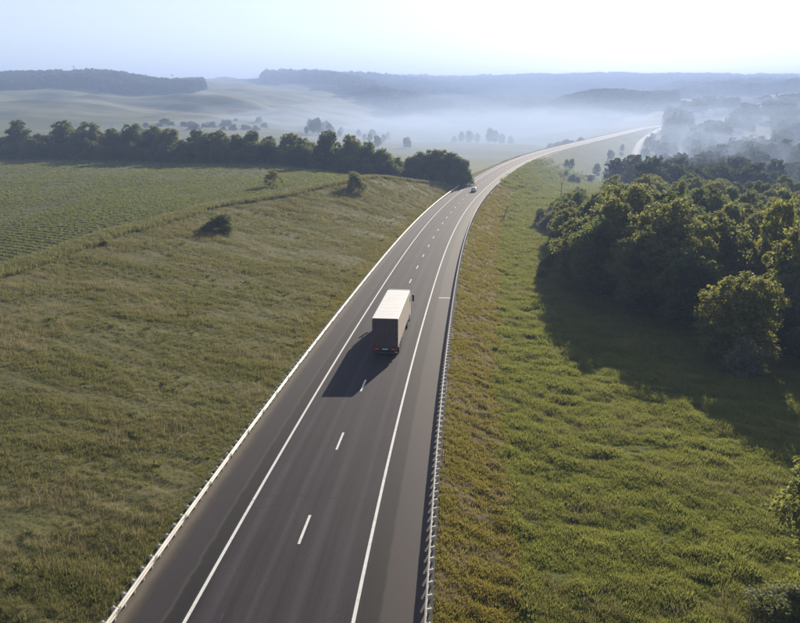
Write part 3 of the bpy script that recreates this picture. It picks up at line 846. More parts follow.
# bushes spilling from the wood's far corner
for (px, py, h, k) in ((541, 226, 5.0, 'bush'), (551, 231, 5.5, 'bush'), (563, 224, 7.5, 'small'), (572, 236, 6.5, 'bush'), (556, 219, 6.0, 'bush'), (578, 216, 8.0, 'small'), (546, 268, 2.6, 'bush'), (541, 278, 1.8, 'shrub'), (552, 262, 2.0, 'shrub')):
    p = pix(px, py)
    big = h > 3
    tree(k, p.x, p.y, h, 'leaf_olive', 'low olive bush at the far corner of the wood' if big else 'small shrub growing alone in the meadow near the wood edge', 'bushes at the corner of the wood' if big else 'small shrubs in the meadow', 'bush', 'bush')
# beside the drone: a tree and a shrub at the right of the meadow
tree('ragged', 23.7, 32.3, 12.2, 'leaf_olive', 'leafy tree overhanging the near end of the green meadow', None, width=6.2)
tree('shrub', 19.4, 30.2, 1.4, 'leaf_olive', 'low leafy shrub under the tree overhanging the near meadow', None, 'shrub', 'shrub', width=3.6)
tree('shrub', 21.6, 29.6, 2.0, 'leaf_dark', 'dark shrub beside the low leafy shrub at the near meadow', None, 'shrub', 'shrub', width=3.6)

# ---- the belt behind the field
talls = [(8, 119), (30, 134), (50, 119), (66, 128), (80, 121), (107, 127), (118, 123), (147, 125), (160, 127), (185, 129), (197, 132), (212, 130), (226, 133), (240, 129), (258, 135), (278, 132), (300, 137), (325, 129), (347, 134), (366, 141), (378, 148)]
def belt_at(px, off):
    """point on the belt line seen in column px, shifted back by off"""
    q = ray(px, 150); a = math.atan2(q[0], q[1])
    best = None
    for A, B in zip(BELT[:-1], BELT[1:]):
        for t in np.linspace(0, 1, 40):
            P = A + (B - A) * t; e = abs(math.atan2(P[0], P[1]) - a)
            if best is None or e < best[0]:
                n = np.array([-(B - A)[1], (B - A)[0]]); n = n / np.hypot(*n); n = n if n[1] > 0 else -n
                best = (e, P + n * off)
    return best[1]
g3 = random.Random(9)
for (px, py) in talls:
    P = belt_at(px, g3.uniform(4, 9)); h = top_for(P[0], P[1], py)
    k = g3.choice(['round', 'tall', 'broad'])
    lm = g3.choice(['leaf_dark', 'leaf_dark', 'leaf_olive'])
    tree(k, P[0], P[1], h, lm, '%s %s tree rising' % (SHAPEN[k], KINDN[lm]) + ' above the dark belt behind the crop field', 'tall trees of the belt', width=h * g3.uniform(0.6, 0.85))
px = -22
while px < 398:
    P = belt_at(px, g3.uniform(0, 3)); h = top_for(P[0], P[1], float(np.interp(px, [0, 120, 260, 330, 370, 398], [139, 139, 143, 150, 158, 165])) + g3.uniform(-4, 5))
    k = g3.choice(['round', 'broad', 'small', 'bush']); lm = g3.choice(['leaf_dark', 'leaf_dark', 'leaf_olive'])
    tree(k, P[0], P[1], h, lm, 'low %s %s tree in' % (SHAPEN[k], KINDN[lm]) + ' the belt along the crop field', 'low trees of the belt', width=max(h * 0.95, 7.5))
    P = belt_at(px + 3, g3.uniform(10, 16)); h = top_for(P[0], P[1], float(np.interp(px, [0, 120, 260, 330, 370, 398], [135, 135, 138, 143, 152, 160])) + g3.uniform(-4, 5))
    k = g3.choice(['round', 'tall', 'broad']); lm = g3.choice(['leaf_dark', 'leaf_olive'])
    tree(k, P[0], P[1], h, lm, 'middling %s %s tree inside' % (SHAPEN[k], KINDN[lm]) + ' the belt behind the crop field', 'inner trees of the belt', width=max(h * 0.7, 6.5))
    px += 12.5
for k in range(46):
    P = belt_at(-20 + k * 9.2, g3.uniform(-2.5, 1.0))
    tree('bush', P[0], P[1], g3.uniform(4.0, 6.5), g3.choice(['leaf_dark', 'leaf_olive']), 'low bush at the foot of the belt along the crop field', 'bushes at the foot of the belt', 'bush', 'bush', width=g3.uniform(7, 10))
P = belt_at(113, -2.5)
tree('fluffy', P[0], P[1], 6.0, 'leaf_yellow', 'small pale yellow-green tree in front of the dark belt', None, width=8)
# clump beside the road
for (px, py, top, k) in ((410, 180, 156, 'round'), (420, 181, 151, 'broad'), (432, 182, 149, 'broad'), (443, 182, 149, 'round'), (452, 183, 152, 'broad'), (460, 184, 158, 'round'), (404, 180, 163, 'bush'), (438, 184, 158, 'small'), (425, 184, 160, 'small'), (465, 184, 166, 'bush')):
    q = ray(px, py); t = (285 + (py - 183) * -3) / q[1]
    x, y = q[0] * t, q[1] * t
    h = top_for(x, y, top)
    tree(k, x, y, h, g3.choice(['leaf_dark', 'leaf_dark', 'leaf_olive']), 'dense dark tree of the rounded clump where the bank ends', 'trees of the clump by the road', width=h * 0.82)
for k in range(9):
    q = ray(404 + 7 * k, 183); t = (279 + g3.uniform(-2, 2)) / q[1]
    tree('bush', q[0] * t, q[1] * t, g3.uniform(4, 6), g3.choice(['leaf_dark', 'leaf_olive']), 'low bush at the foot of the rounded clump', 'bushes at the foot of the clump', 'bush', 'bush', width=g3.uniform(5.5, 7.5))
# bushes along the field edge
for (px, py, h, w, k, lm, lab) in ((222, 232, 3.0, 6.2, 'bush', 'leaf_dark', 'wide low dark bush on the crest of the grassy bank'),
                               (273, 187, 4.6, 6.0, 'sapling', 'leaf_yellow', 'sparse yellowish sapling leaning at the crop field edge'),
                               (355, 192, 5.0, 6.0, 'bush', 'leaf_olive', 'rounded olive bush at the end of the crop field edge'),
                               (105, 246, 0.9, 1.8, 'shrub', 'leaf_yellow', 'tiny yellow-green shrub at the crop field margin')):
    p = pix(px, py); tree(k, p.x, p.y, h, lm, lab, None, 'bush', 'bush', width=w)

# ---- hazy trees in the valley and on the far slopes
def far_tree(px, r, h, key, label, group, w=None, lm='leaf_dark', name='tree'):
    p = pix_r(px, r); tree(key, p.x, p.y, h, lm, label, group, 'tree' if name == 'tree' else 'bush', name, w, z=p.z)
g4 = random.Random(21)
for (px, r, h) in ((470, 900, 16), (478, 930, 14), (491, 880, 19), (496, 890, 17), (503, 920, 15), (462, 900, 14), (455, 940, 13), (512, 930, 13)):
    far_tree(px, r, h, g4.choice(['round', 'tall', 'broad']), 'pale hazy tree in the valley beyond the dark clump', 'hazy valley trees', h * 0.62)
for (px, r, h) in ((560, 700, 11), (568, 690, 12), (575, 720, 10), (583, 700, 8), (552, 720, 7)):
    far_tree(px, r, h, 'round', 'hazy tree behind the far curve of the highway', 'trees behind the far curve', h * 0.9)
for _ in range(26):
    px = g4.uniform(140, 265); r = 760 + (px - 140) * 0.8 + g4.uniform(-70, 150)
    hb = g4.uniform(2.5, 6.5); far_tree(px, r, hb, 'bush', 'small hazy bush on the far slope beyond the belt', 'bushes on the far slope', w=hb * g4.uniform(1.6, 2.8), name='bush')
for _ in range(18):
    px = g4.gauss(318, 12); far_tree(px, g4.uniform(760, 980), g4.uniform(8, 19), g4.choice(['round', 'tall']), 'hazy tree of the cluster halfway up the far slope', 'tree cluster on the far slope')
for _ in range(14):
    px = g4.uniform(335, 410); far_tree(px, g4.uniform(620, 1000), g4.uniform(6, 12), 'round', 'faint tree low on the misty far slope', 'trees low on the misty slope')
# embankment and valley right of the road
for _ in range(16):
    p = pix(g4.uniform(560, 632), g4.uniform(158, 196)); tree('bush', p.x, p.y, g4.uniform(1.5, 4.5), g4.choice(['leaf_dark', 'leaf_olive']), 'hazy bush on the grassy slope under the far embankment', 'bushes under the embankment', 'bush', 'bush', z=p.z)
for (px, py, h, k) in ((572, 183, 4.5, 'bush'), (610, 161, 8, 'round'), (622, 152, 6, 'round'), (597, 172, 5, 'bush'), (606, 178, 6, 'small'), (590, 182, 4, 'bush'), (648, 150, 12, 'broad'), (655, 155, 13, 'broad'), (664, 149, 14, 'round'), (652, 142, 9, 'round'), (645, 160, 10, 'broad'), (672, 158, 14, 'broad')):
    p = pix(px, py); tree(k, p.x, p.y, h, 'leaf_dark', 'hazy tree in the hollow beside the pale side road', 'trees by the side road', z=p.z)
# village hillside
HOUSES = [(697, 118), (708, 116), (721, 113.5), (756, 108), (765, 123), (736, 134), (768, 106)]
HPR = [(q[0], math.hypot(pix(*q).x, pix(*q).y)) for q in HOUSES]
def clear_of_houses(p, r):
    ok = np.ones(np.shape(p), bool)
    for (hp, hr) in HPR: ok &= ~((np.abs(p - hp) < 7.5) & (r > hr - 260) & (r < hr + 18))
    return ok
for (px, py, h, k) in ((673, 134, 27, 'column'), (679, 135, 29, 'column'), (684, 134, 25, 'column'), (668, 138, 16, 'round')):
    p = pix(px, py); tree(k, p.x, p.y, h, 'leaf_dark', 'tall dark poplar where the side road meets the village', 'poplars by the side road', z=p.z)
for _ in range(46):
    px = g4.uniform(685, 812); py = g4.uniform(108, 163)
    p = pix(px, py); h = g4.uniform(9, 17)
    if not clear_of_houses(np.array(px), math.hypot(p.x, p.y)): continue
    tree(g4.choice(['round', 'broad', 'tall', 'round']), p.x, p.y, h, 'leaf_dark', 'hazy tree between the houses of the village hillside', 'trees of the village hillside', z=p.z)

# ------------------------------------------------------------------ scattered ground cover (countless blades: stuff)
lib = bpy.data.collections.new('plant_library')      # prototypes, not linked to the scene
def tuft(name, n, h, spread, bw, material, lean=0.5, seed=0, leafy_=False):
    g = np.random.default_rng(seed)
    a = g.uniform(0, 6.28, n); q = spread * np.sqrt(g.random(n))
    bx, by = q * np.cos(a), q * np.sin(a)
    ln = g.uniform(0.1, lean, n); la = a + g.normal(0, 0.8, n)
    hh = h * g.uniform(0.45, 1.0, n)
    tx, ty = bx + np.cos(la) * ln * hh, by + np.sin(la) * ln * hh
    wa = g.uniform(0, 6.28, n); w = bw * g.uniform(0.6, 1.3, n)
    wx, wy = np.cos(wa) * w, np.sin(wa) * w
    z0 = np.full(n, -0.06)
    if leafy_:
        m = 0.5
        V = np.stack([np.stack([bx, by, z0], -1), np.stack([bx * .4 + tx * .6 + wx, by * .4 + ty * .6 + wy, hh * m], -1), np.stack([tx, ty, hh], -1), np.stack([bx * .4 + tx * .6 - wx, by * .4 + ty * .6 - wy, hh * m * 1.1], -1)], 1)
    else:
        V = np.stack([np.stack([bx - wx, by - wy, z0], -1), np.stack([bx + wx, by + wy, z0], -1), np.stack([tx + wx * .35, ty + wy * .35, hh], -1), np.stack([tx - wx * .35, ty - wy * .35, hh * 0.97], -1)], 1)
    me = np_mesh(name, V.reshape(-1, 3), np.arange(4 * n).reshape(-1, 4), [material])
    return me

def scatter(name, P, scl, meshes, label, cat, parent=None, tilt=0.15):
    """one object whose vertices carry plants through geometry nodes"""
    c = bpy.data.collections.new(name + '_library')
    for i, me in enumerate(meshes):
        o = bpy.data.objects.new('%s_plant_%d' % (name, i), me); c.objects.link(o)
    n = len(P)
    me = bpy.data.meshes.new(name)
    me.vertices.add(n); me.vertices.foreach_set('co', np.asarray(P, np.float32).ravel())
    a = me.attributes.new('scl', 'FLOAT', 'POINT'); a.data.foreach_set('value', np.asarray(scl, np.float32))
    rt = np.stack([rng.normal(0, tilt, n), rng.normal(0, tilt, n), rng.uniform(0, 6.28, n)], -1).astype(np.float32)
    a = me.attributes.new('rot', 'FLOAT_VECTOR', 'POINT'); a.data.foreach_set('vector', rt.ravel())
    a = me.attributes.new('pick', 'INT', 'POINT'); a.data.foreach_set('value', rng.integers(0, len(meshes), n).astype(np.int32))
    o = link(name, me)
    ng = bpy.data.node_groups.new(name + '_nodes', 'GeometryNodeTree')
    ng.interface.new_socket('Geometry', in_out='INPUT', socket_type='NodeSocketGeometry')
    ng.interface.new_socket('Geometry', in_out='OUTPUT', socket_type='NodeSocketGeometry')
    N = ng.nodes.new; L = ng.links.new
    gi = N('NodeGroupInput'); go = N('NodeGroupOutput')
    mp = N('GeometryNodeMeshToPoints')
    ci = N('GeometryNodeCollectionInfo'); ci.inputs['Collection'].default_value = c; ci.inputs['Separate Children'].default_value = True; ci.inputs['Reset Children'].default_value = True
    ip = N('GeometryNodeInstanceOnPoints'); ip.inputs['Pick Instance'].default_value = True
    def attr(nm, ty):
        q = N('GeometryNodeInputNamedAttribute'); q.data_type = ty; q.inputs['Name'].default_value = nm
        return [s for s in q.outputs if s.enabled and s.name == 'Attribute'][0]
    L(gi.outputs[0], mp.inputs['Mesh']); L(mp.outputs[0], ip.inputs['Points']); L(ci.outputs[0], ip.inputs['Instance'])
    L(attr('pick', 'INT'), ip.inputs['Instance Index']); L(attr('rot', 'FLOAT_VECTOR'), ip.inputs['Rotation']); L(attr('scl', 'FLOAT'), ip.inputs['Scale'])
    L(ip.outputs[0], go.inputs[0])
    md = o.modifiers.new('scatter', 'NODES'); md.node_group = ng
    tag(o, label, cat, None, 'stuff')
    return o

def cand(n, r0, r1, power, a0=-40, a1=40):
    """random spots, thinner with distance"""
    u = rng.random(n)
    p = 2 - power
    r = (r0 ** p + u * (r1 ** p - r0 ** p)) ** (1 / p)
    a = np.radians(rng.uniform(a0, a1, n))
    return r * np.sin(a), r * np.cos(a), r

x, y, r = cand(1180000, 24, 460, 1.25)
z, zn = terrain(x, y, True, True)
# thin each zone's cover
edge_ok = np.abs(zn['d']) > 7.3
base_n = rng.random(len(x))
bare = fbm(x / 4, y / 4, 71, 3)
P = np.stack([x, y, z], -1)
sc_r = 0.55 + r / 170.0
m = (zn['bank'] > 0.5) & edge_ok & (base_n < np.clip(0.62 + 0.9 * bare, 0.12, 1))
hgt = np.clip(0.55 + 0.55 * fbm(zn['s'] / 3.0, zn['d'] / 8.0, 73, 3), 0.22, 1.2)
bank_meshes = [tuft('bank_tuft', 22, 0.30, 0.22, 0.016, M['grass_bank'], 0.9, k) for k in range(3)] + [tuft('bank_stalks', 12, 0.5, 0.25, 0.011, M['grass_bank'], 0.7, 9)]
scatter('dry_grass', P[m], (sc_r * hgt)[m] * rng.uniform(0.5, 1.5, m.sum()), bank_meshes, 'dry olive grass covering the bank left of the highway', 'grass')
m = (zn['meadow'] > 0.25) & edge_ok & (zn['d'] > 0) & (rng.random(len(r)) > sstep(260, 470, r))
hgt = np.clip(0.75 + 0.95 * fbm(x / 1.6, y / 1.4, 75, 3), 0.25, 1.6)
mead_meshes = [tuft('meadow_tuft', 26, 0.36, 0.30, 0.017, M['grass_meadow'], 0.9, 20 + k) for k in range(3)] + [tuft('meadow_herb', 18, 0.34, 0.26, 0.04, M['grass_meadow'], 0.9, 29, True)]
scatter('meadow_grass', P[m], (sc_r * hgt)[m] * rng.uniform(0.5, 1.5, m.sum()), mead_meshes, 'lush green grass of the meadow between embankment and wood', 'grass')
M['grass_margin'] = leafy('margin_grass_blades', (0.085, 0.100, 0.034), (0.205, 0.190, 0.085), (0.34, 0.33, 0.12), 0.42, 0.6, 0.3)
m = (np.abs(zn['crest'] - 0.1 - 0.3 * fbm(x / 12, y / 12, 77, 2)) < 0.28) & (zn['bd'] < -3) & (zn['d'] < -11)
margin_meshes = [tuft('margin_tuft', 24, 0.5, 0.25, 0.018, M['grass_margin'], 0.6, 100 + k) for k in range(2)]
scatter('margin_grass', P[m], sc_r[m] * rng.uniform(0.7, 1.3, m.sum()), margin_meshes, 'pale taller grass strip between the crop field and the bank', 'grass')
x, y, r = cand(230000, 24, 300, 1.3, -8, 16)
z, zn = terrain(x, y, True, True); P = np.stack([x, y, z], -1); sc_r = 0.6 + r / 170.0
bare = fbm(x / 2.2, y / 2.2, 81, 3)
m = (((zn['verge'] > 0.5) & (zn['d'] > 7.3)) | ((zn['bank'] > 0.5) & (np.abs(zn['d']) > 7.25) & (np.abs(zn['d']) < 7.4 + 3.5 * rng.random(len(x))))) & (rng.random(len(x)) < np.clip(0.42 + 1.2 * bare, 0.16, 1))
verge_meshes = [tuft('verge_weed', 16, 0.17, 0.20, 0.022, M['grass_verge'], 1.0, 40 + k, True) for k in range(2)] + [tuft('verge_tuft', 18, 0.22, 0.2, 0.015, M['grass_verge'], 1.0, 45)]
scatter('verge_weeds', P[m], sc_r[m] * rng.uniform(0.6, 1.4, m.sum()), verge_meshes, 'brownish yellow weeds on the embankment beside the guardrails', 'weeds')
# taller odd plants breaking up the sward
M['weed_dark'] = leafy('dark_weed_leaves', (0.050, 0.066, 0.020), (0.105, 0.118, 0.036), (0.28, 0.29, 0.07), 0.38, 0.5, 0.2)
M['straw'] = leafy('straw_stalks', (0.20, 0.165, 0.085), (0.34, 0.28, 0.16), (0.40, 0.33, 0.16), 0.35, 0.4, 0.3)
M['flower'] = leafy('yellow_flower_heads', (0.16, 0.16, 0.035), (0.36, 0.30, 0.04), (0.4, 0.36, 0.06), 0.3, 0.4, 0.3)
x, y, r = cand(90000, 24, 260, 1.2); z, zn = terrain(x, y, True, True); P = np.stack([x, y, z], -1); sc_r = 0.6 + r / 190.0
pt = fbm(x / 6, y / 6, 121, 3); gr = (zn['meadow'] > 0.25) | (zn['bank'] > 0.5); ok = gr & (np.abs(zn['d']) > 8)
m = ok & (pt > 0.10) & (rng.random(len(x)) < np.where(zn['meadow'] > 0.25, 0.16, 0.07))
scatter('weed_clumps', P[m], sc_r[m] * rng.uniform(0.5, 1.4, m.sum()), [tuft('weed_clump', 26, 0.36, 0.20, 0.035, M['weed_dark'], 0.9, 130 + k, True) for k in range(3)], 'darker broadleaf weeds dotted through the grass', 'weeds')
pt2 = fbm(x / 9, y / 5, 125, 3)
m = ok & (pt2 > 0.10) & (rng.random(len(x)) < 0.5)
scatter('seed_stalks', P[m], sc_r[m] * rng.uniform(0.6, 1.3, m.sum()), [tuft('seed_stalk', 16, 0.62, 0.30, 0.010, M['straw'], 0.6, 140 + k) for k in range(2)] + [tuft('flat_straw', 20, 0.22, 0.35, 0.012, M['straw'], 2.2, 144)], 'pale dry seed stalks standing and lying in the grass', 'grass')
ad = np.abs(zn['d'])
m = (((zn['bank'] > 0.5) & (ad > 7.5) & (ad < 12)) | (zn['verge'] > 0.5)) & (ad > 7.6) & (fbm(x / 3, y / 3, 127, 2) > 0.16) & (rng.random(len(x)) < 0.22)
scatter('roadside_flowers', P[m], sc_r[m] * rng.uniform(0.6, 1.2, m.sum()), [tuft('flower_plant', 14, 0.26, 0.2, 0.020, M['flower'], 0.6, 150 + k, True) for k in range(2)], 'scattered yellow flowering weeds along the guardrails', 'flowers')
# crop rows
ang = math.radians(62); ca, sa = math.cos(ang), math.sin(ang)
uu = np.arange(-420, 420, 1.5); vv = np.arange(-420, 420, 0.22)
U, Vv = np.meshgrid(uu, vv); U = U.ravel() + rng.normal(0, 0.16, U.size); Vv = Vv.ravel() + rng.uniform(-0.3, 0.3, Vv.size)
x = U * ca - Vv * sa - 60; y = U * sa + Vv * ca + 180
rr_ = np.hypot(x, y)
ok = (y > 60) & (x < 20) & (np.abs(np.arctan2(x, y)) < math.radians(31)) & (rr_ < 330) & (rng.random(len(x)) < np.clip(1.5 - rr_ / 210, 0.25, 1))
x, y, rr_ = x[ok], y[ok], rr_[ok]
z, zn = terrain(x, y, True, True)
m = (zn['field'] > 0.5) & (rng.random(len(x)) < np.clip(0.8 + 1.3 * fbm(x / 9, y / 30, 91, 2), 0.15, 1))
crop_meshes = [tuft('crop_plant', 14, 0.30, 0.14, 0.045, M['crop'], 1.0, 60 + k, True) for k in range(3)]
scatter('crop_plants', np.stack([x, y, z], -1)[m], (0.5 + rr_ / 290)[m] * rng.uniform(0.7, 1.25, m.sum()), crop_meshes, 'rows of young leafy crop growing in the level field', 'crop')

# ---- far woods: one mass each
def canopy(seed):
    V, Fq, _ = make_crown(300 + seed, 2.4, 2.1, 0.0, 11, 750, 0.30, 'round' if seed % 2 else 'dome', 0.3)
    return np_mesh('canopy', V, Fq, [M['far_leaf']])
canopies = [canopy(k) for k in range(5)]
def wood(name, n, pxr, rr, inside, size, label):
    px = rng.uniform(*pxr, n); r = np.sqrt(rng.uniform(rr[0] ** 2, rr[1] ** 2, n))
    ok = inside(px, r); px, r = px[ok], r[ok]
    az = np.arctan((px - 400) / 730.0)
    x, y = r * np.sin(az), r * np.cos(az)
    z = terrain(x, y, False)
    scatter(name, np.stack([x, y, z - 1.5], -1), size * rng.uniform(0.7, 1.25, len(x)) , canopies, label, 'woodland', tilt=0.05)
wb = lambda px, sc, seed: fbm(px / sc, 0 * px, seed, 3)
wood('woodland', 15000, (-420, 207), (1440, 2150), lambda p, r: r > 1500 + wb(p, 30, 5) * 60 + np.clip(p - 190, 0, 30) * 12, 7.5, 'dark wood on the plateau above the far field')
wood('woodland', 40000, (266, 1200), (1550, 6000), lambda p, r: (r > np.interp(p, [266, 300, 340, 380, 420, 470, 520, 560, 1000], [2900, 2700, 2300, 1900, 1700, 1650, 1800, 2300, 2600]) + wb(p, 20, 6) * 250), 14.0, 'blue hazy woodland along the far ridge')
wood('woodland', 7600, (610, 1060), (300, 1700), lambda p, r: clear_of_houses(p, r) & (fbm(p / 14, r / 110, 15, 2) > np.where(r < 420, -0.15, 0.02)) & (r > np.interp(p, [610, 628, 650, 660, 700, 1060], [330, 330, 330, 300, 300, 300])) & ((p > 664) | (r < 400)), 6.5, 'hazy mass of trees covering the village hillside')
wood('woodland', 6000, (552, 672), (1330, 2050), lambda p, r: r > 1400 + ((p - 615) / 58) ** 2 * 320 + wb(p, 12, 8) * 120, 8.5, 'rounded hazy wood on the hill behind the highway')

# ------------------------------------------------------------------ village houses
M['wall_pale'] = simple('pale_plaster', (0.62, 0.60, 0.56), 0.8, vary=0.1, scale=0.5)
M['roof_metal'] = simple('sheet_metal_roof', (0.50, 0.51, 0.53), 0.28, 0.6, vary=0.1, scale=0.5)
M['roof_dark'] = simple('slate_roof', (0.12, 0.12, 0.13), 0.5)
M['glass'] = simple('window_glass', (0.04, 0.05, 0.06), 0.1)
def house(px, py, w, l, h, rot, roofm, label, tower=False, group=None):
    p = pix(px, py)
    root = empty('church' if tower else 'house', (p.x, p.y, p.z - 0.4), rot); tag(root, label, 'church' if tower else 'house', group)
    MB().box(-l / 2, l / 2, -w / 2, w / 2, 0, h).build('wall', M['wall_pale'], root)
    rf = MB().prism([(-w / 2 - 0.5, h - 0.1), (0, h + w * 0.42), (w / 2 + 0.5, h - 0.1)], 'x', -l / 2 - 0.5, l / 2 + 0.5).build('roof', M[roofm], root)
    MB().box(l * 0.2, l * 0.2 + 0.7, 0.6, 1.3, h, h + w * 0.42 + 0.7).build('chimney', M['wall_pale'], rf) if not tower else None
    for sx in ([-0.3, 0, 0.3] if l < 20 else [-0.4, -0.24, -0.08, 0.08, 0.24, 0.4]):
        wd = MB().box(l * sx - 0.6, l * sx + 0.6, -w / 2 - 0.04, -w / 2 + 0.1, h * 0.35, h * 0.75).build('window', M['wall_pale'], root)
        MB().box(l * sx - 0.5, l * sx + 0.5, -w / 2 - 0.06, -w / 2 - 0.02, h * 0.38, h * 0.72).build('pane', M['glass'], wd)
    MB().box(l * 0.15 - 0.5, l * 0.15 + 0.5, -w / 2 - 0.05, -w / 2 + 0.1, 0, 2.2).build('door', M['roof_dark'], root)
    if tower:
        t = MB().box(l * 0.36 - 2.2, l * 0.36 + 2.2, -2.2, 2.2, h, h + 9).build('tower', M['wall_pale'], root)
        MB().tube([(l * 0.36, 0, h + 9), (l * 0.36, 0, h + 11.5), (l * 0.36, 0, h + 18)], [3.0, 2.2, 0.1], 8).build('spire', M['roof_dark'], t)
house(768, 106, 13, 34, 7, -0.1, 'roof_dark', 'long pale building with a spired tower on the village hill', True)
for i, (px, py, w, l, r, lab) in enumerate(((697, 118, 9, 13, 0.3, 'low village house next to the poplars, its metal roof shining'), (708, 116, 9, 12, -0.2, 'village house with a shining metal roof between two trees'), (721, 113.5, 10, 22, 0.15, 'longest metal-roofed village house above its neighbours'),
        (756, 108, 9, 14, -0.25, 'metal-roofed village house below the long spired building'), (765, 123, 9, 12, 0.2, 'small village house alone on the slope below the spired building'), (736, 134, 8, 11, -0.1, 'little house at the bottom of the village slope'))):
    house(px, py, w, l, 3.2, r, 'roof_metal', lab, False, 'village houses')

# concrete culvert head under the embankment
M['concrete'] = simple('concrete', (0.42, 0.41, 0.39), 0.8, vary=0.2, scale=0.6)
p = pix(584, 175)
cul = tag(empty('culvert', (p.x, p.y, p.z), -0.35), 'pale concrete culvert head at the foot of the far embankment', 'culvert')
MB().box(-6.5, 6.5, -0.6, 0.6, -2.5, 0.25, 0.05).build('headwall', M['concrete'], cul)
MB().box(-6.7, 6.7, -0.7, 0.7, 0.25, 0.4, 0.03).build('coping', M['concrete'], cul)

# poles
M['wood_grey'] = simple('weathered_wood', (0.16, 0.13, 0.10), 0.85, vary=0.3, scale=3)
p = pix(560.5, 203)
t = tag(empty('utility_pole', p), 'thin wooden utility pole standing in the grass left of the wood corner', 'pole')
MB().tube([(0, 0, -0.8), (0, 0, 4), (0.05, 0, 8.2)], [0.17, 0.15, 0.11], 8).build('shaft', M['wood_grey'], t)
MB().box(-0.9, 0.9, -0.06, 0.06, 7.4, 7.52).build('crossarm', M['wood_grey'], t)
for q in (-0.75, 0.75, 0.0):
    MB().tube([(q, 0, 7.53 if q else 8.2), (q, 0, 7.75 if q else 8.42)], 0.06, 6).build('insulator', M['wall_pale'], t)
p = pix(503, 219)
t = tag(empty('leaning_post', p), 'broken wooden post leaning over beside logs on the embankment grass', 'post')
MB().tube([(0, 0, -0.4), (0.7, 0.2, 1.7), (1.5, 0.4, 3.9)], [0.15, 0.13, 0.10], 7).build('shaft', M['wood_grey'], t)
MB().tube([(0.3, 0.3, 0.2), (0.75, 0.3, 1.7)], 0.06, 6).build('brace', M['wood_grey'], t)
for (dx, dy, a, l) in ((-1.6, -0.6, 0.2, 4.2), (1.5, -1.2, -0.3, 3.4)):
    lx, ly = p.x + dx, p.y + dy; z0 = ground_z(lx, ly)
    o = MB().tube([(-l / 2, 0, 0.12), (0, 0.08, 0.16), (l / 2, 0, 0.12)], [0.18, 0.16, 0.13], 8).build('log', M['wood_grey'], None, (lx, ly, z0))
    o.rotation_euler = (0, 0, a); tag(o, 'grey log lying on the grass by the leaning post', 'log', 'logs by the leaning post')
for px in (79, 175):
    q = pix_r(px, 1850)
    t = tag(empty('mast', q), 'thin mast sticking up from the plateau wood', 'mast', 'masts over the plateau wood')
    MB().tube([(0, 0, -1), (0, 0, 34)], [0.9, 0.35], 5).build('shaft', M['zinc_dark'], t)
    MB().box(-4, 4, -0.3, 0.3, 30, 30.8).build('crossarm', M['zinc_dark'], t)

# ------------------------------------------------------------------ truck
M['trailer_white'] = simple('trailer_white', (0.74, 0.71, 0.66), 0.45, vary=0.08, scale=0.6)
M['trailer_door'] = simple('trailer_door_maroon', (0.075, 0.046, 0.045), 0.55, vary=0.25, scale=0.8)
M['rod'] = simple('door_rod', (0.16, 0.15, 0.15), 0.4, 0.6)
M['black'] = simple('black_plastic', (0.02, 0.02, 0.022), 0.6)
M['tyre'] = simple('tyre_rubber', (0.02, 0.02, 0.02), 0.85)
M['rim'] = simple('steel_rim', (0.35, 0.35, 0.36), 0.4, 0.6)
M['red_lens'] = simple('red_lens', (0.55, 0.02, 0.015), 0.25)
M['orange_lens'] = simple('orange_lens', (0.7, 0.22, 0.02), 0.25)
M['plate'] = simple('number_plate', (0.6, 0.6, 0.58), 0.5)
M['cab_paint'] = simple('cab_paint_white', (0.70, 0.69, 0.67), 0.3)
M['tarp'] = simple('side_curtain_cream', (0.70, 0.60, 0.48), 0.6, vary=0.14, scale=0.7)
def wheel(parent, x, y, r, w, dual=False):
    s = 1 if x > 0 else -1
    t = MB().lathe_x(x, y, r, [(-w / 2, r * 0.62), (-w / 2, r * 0.93), (-w / 2 + 0.05, r), (w / 2 - 0.05, r), (w / 2, r * 0.93), (w / 2, r * 0.62)], 24).build('wheel', M['tyre'], parent)
    MB().lathe_x(x + s * (w / 2 - 0.04), y, r, [(-0.03, r * 0.6), (0.03, r * 0.6), (0.02, r * 0.5), (-0.01, r * 0.25), (0.045, r * 0.2), (0.045, r * 0.05)], 20).build('rim', M['rim'], t)

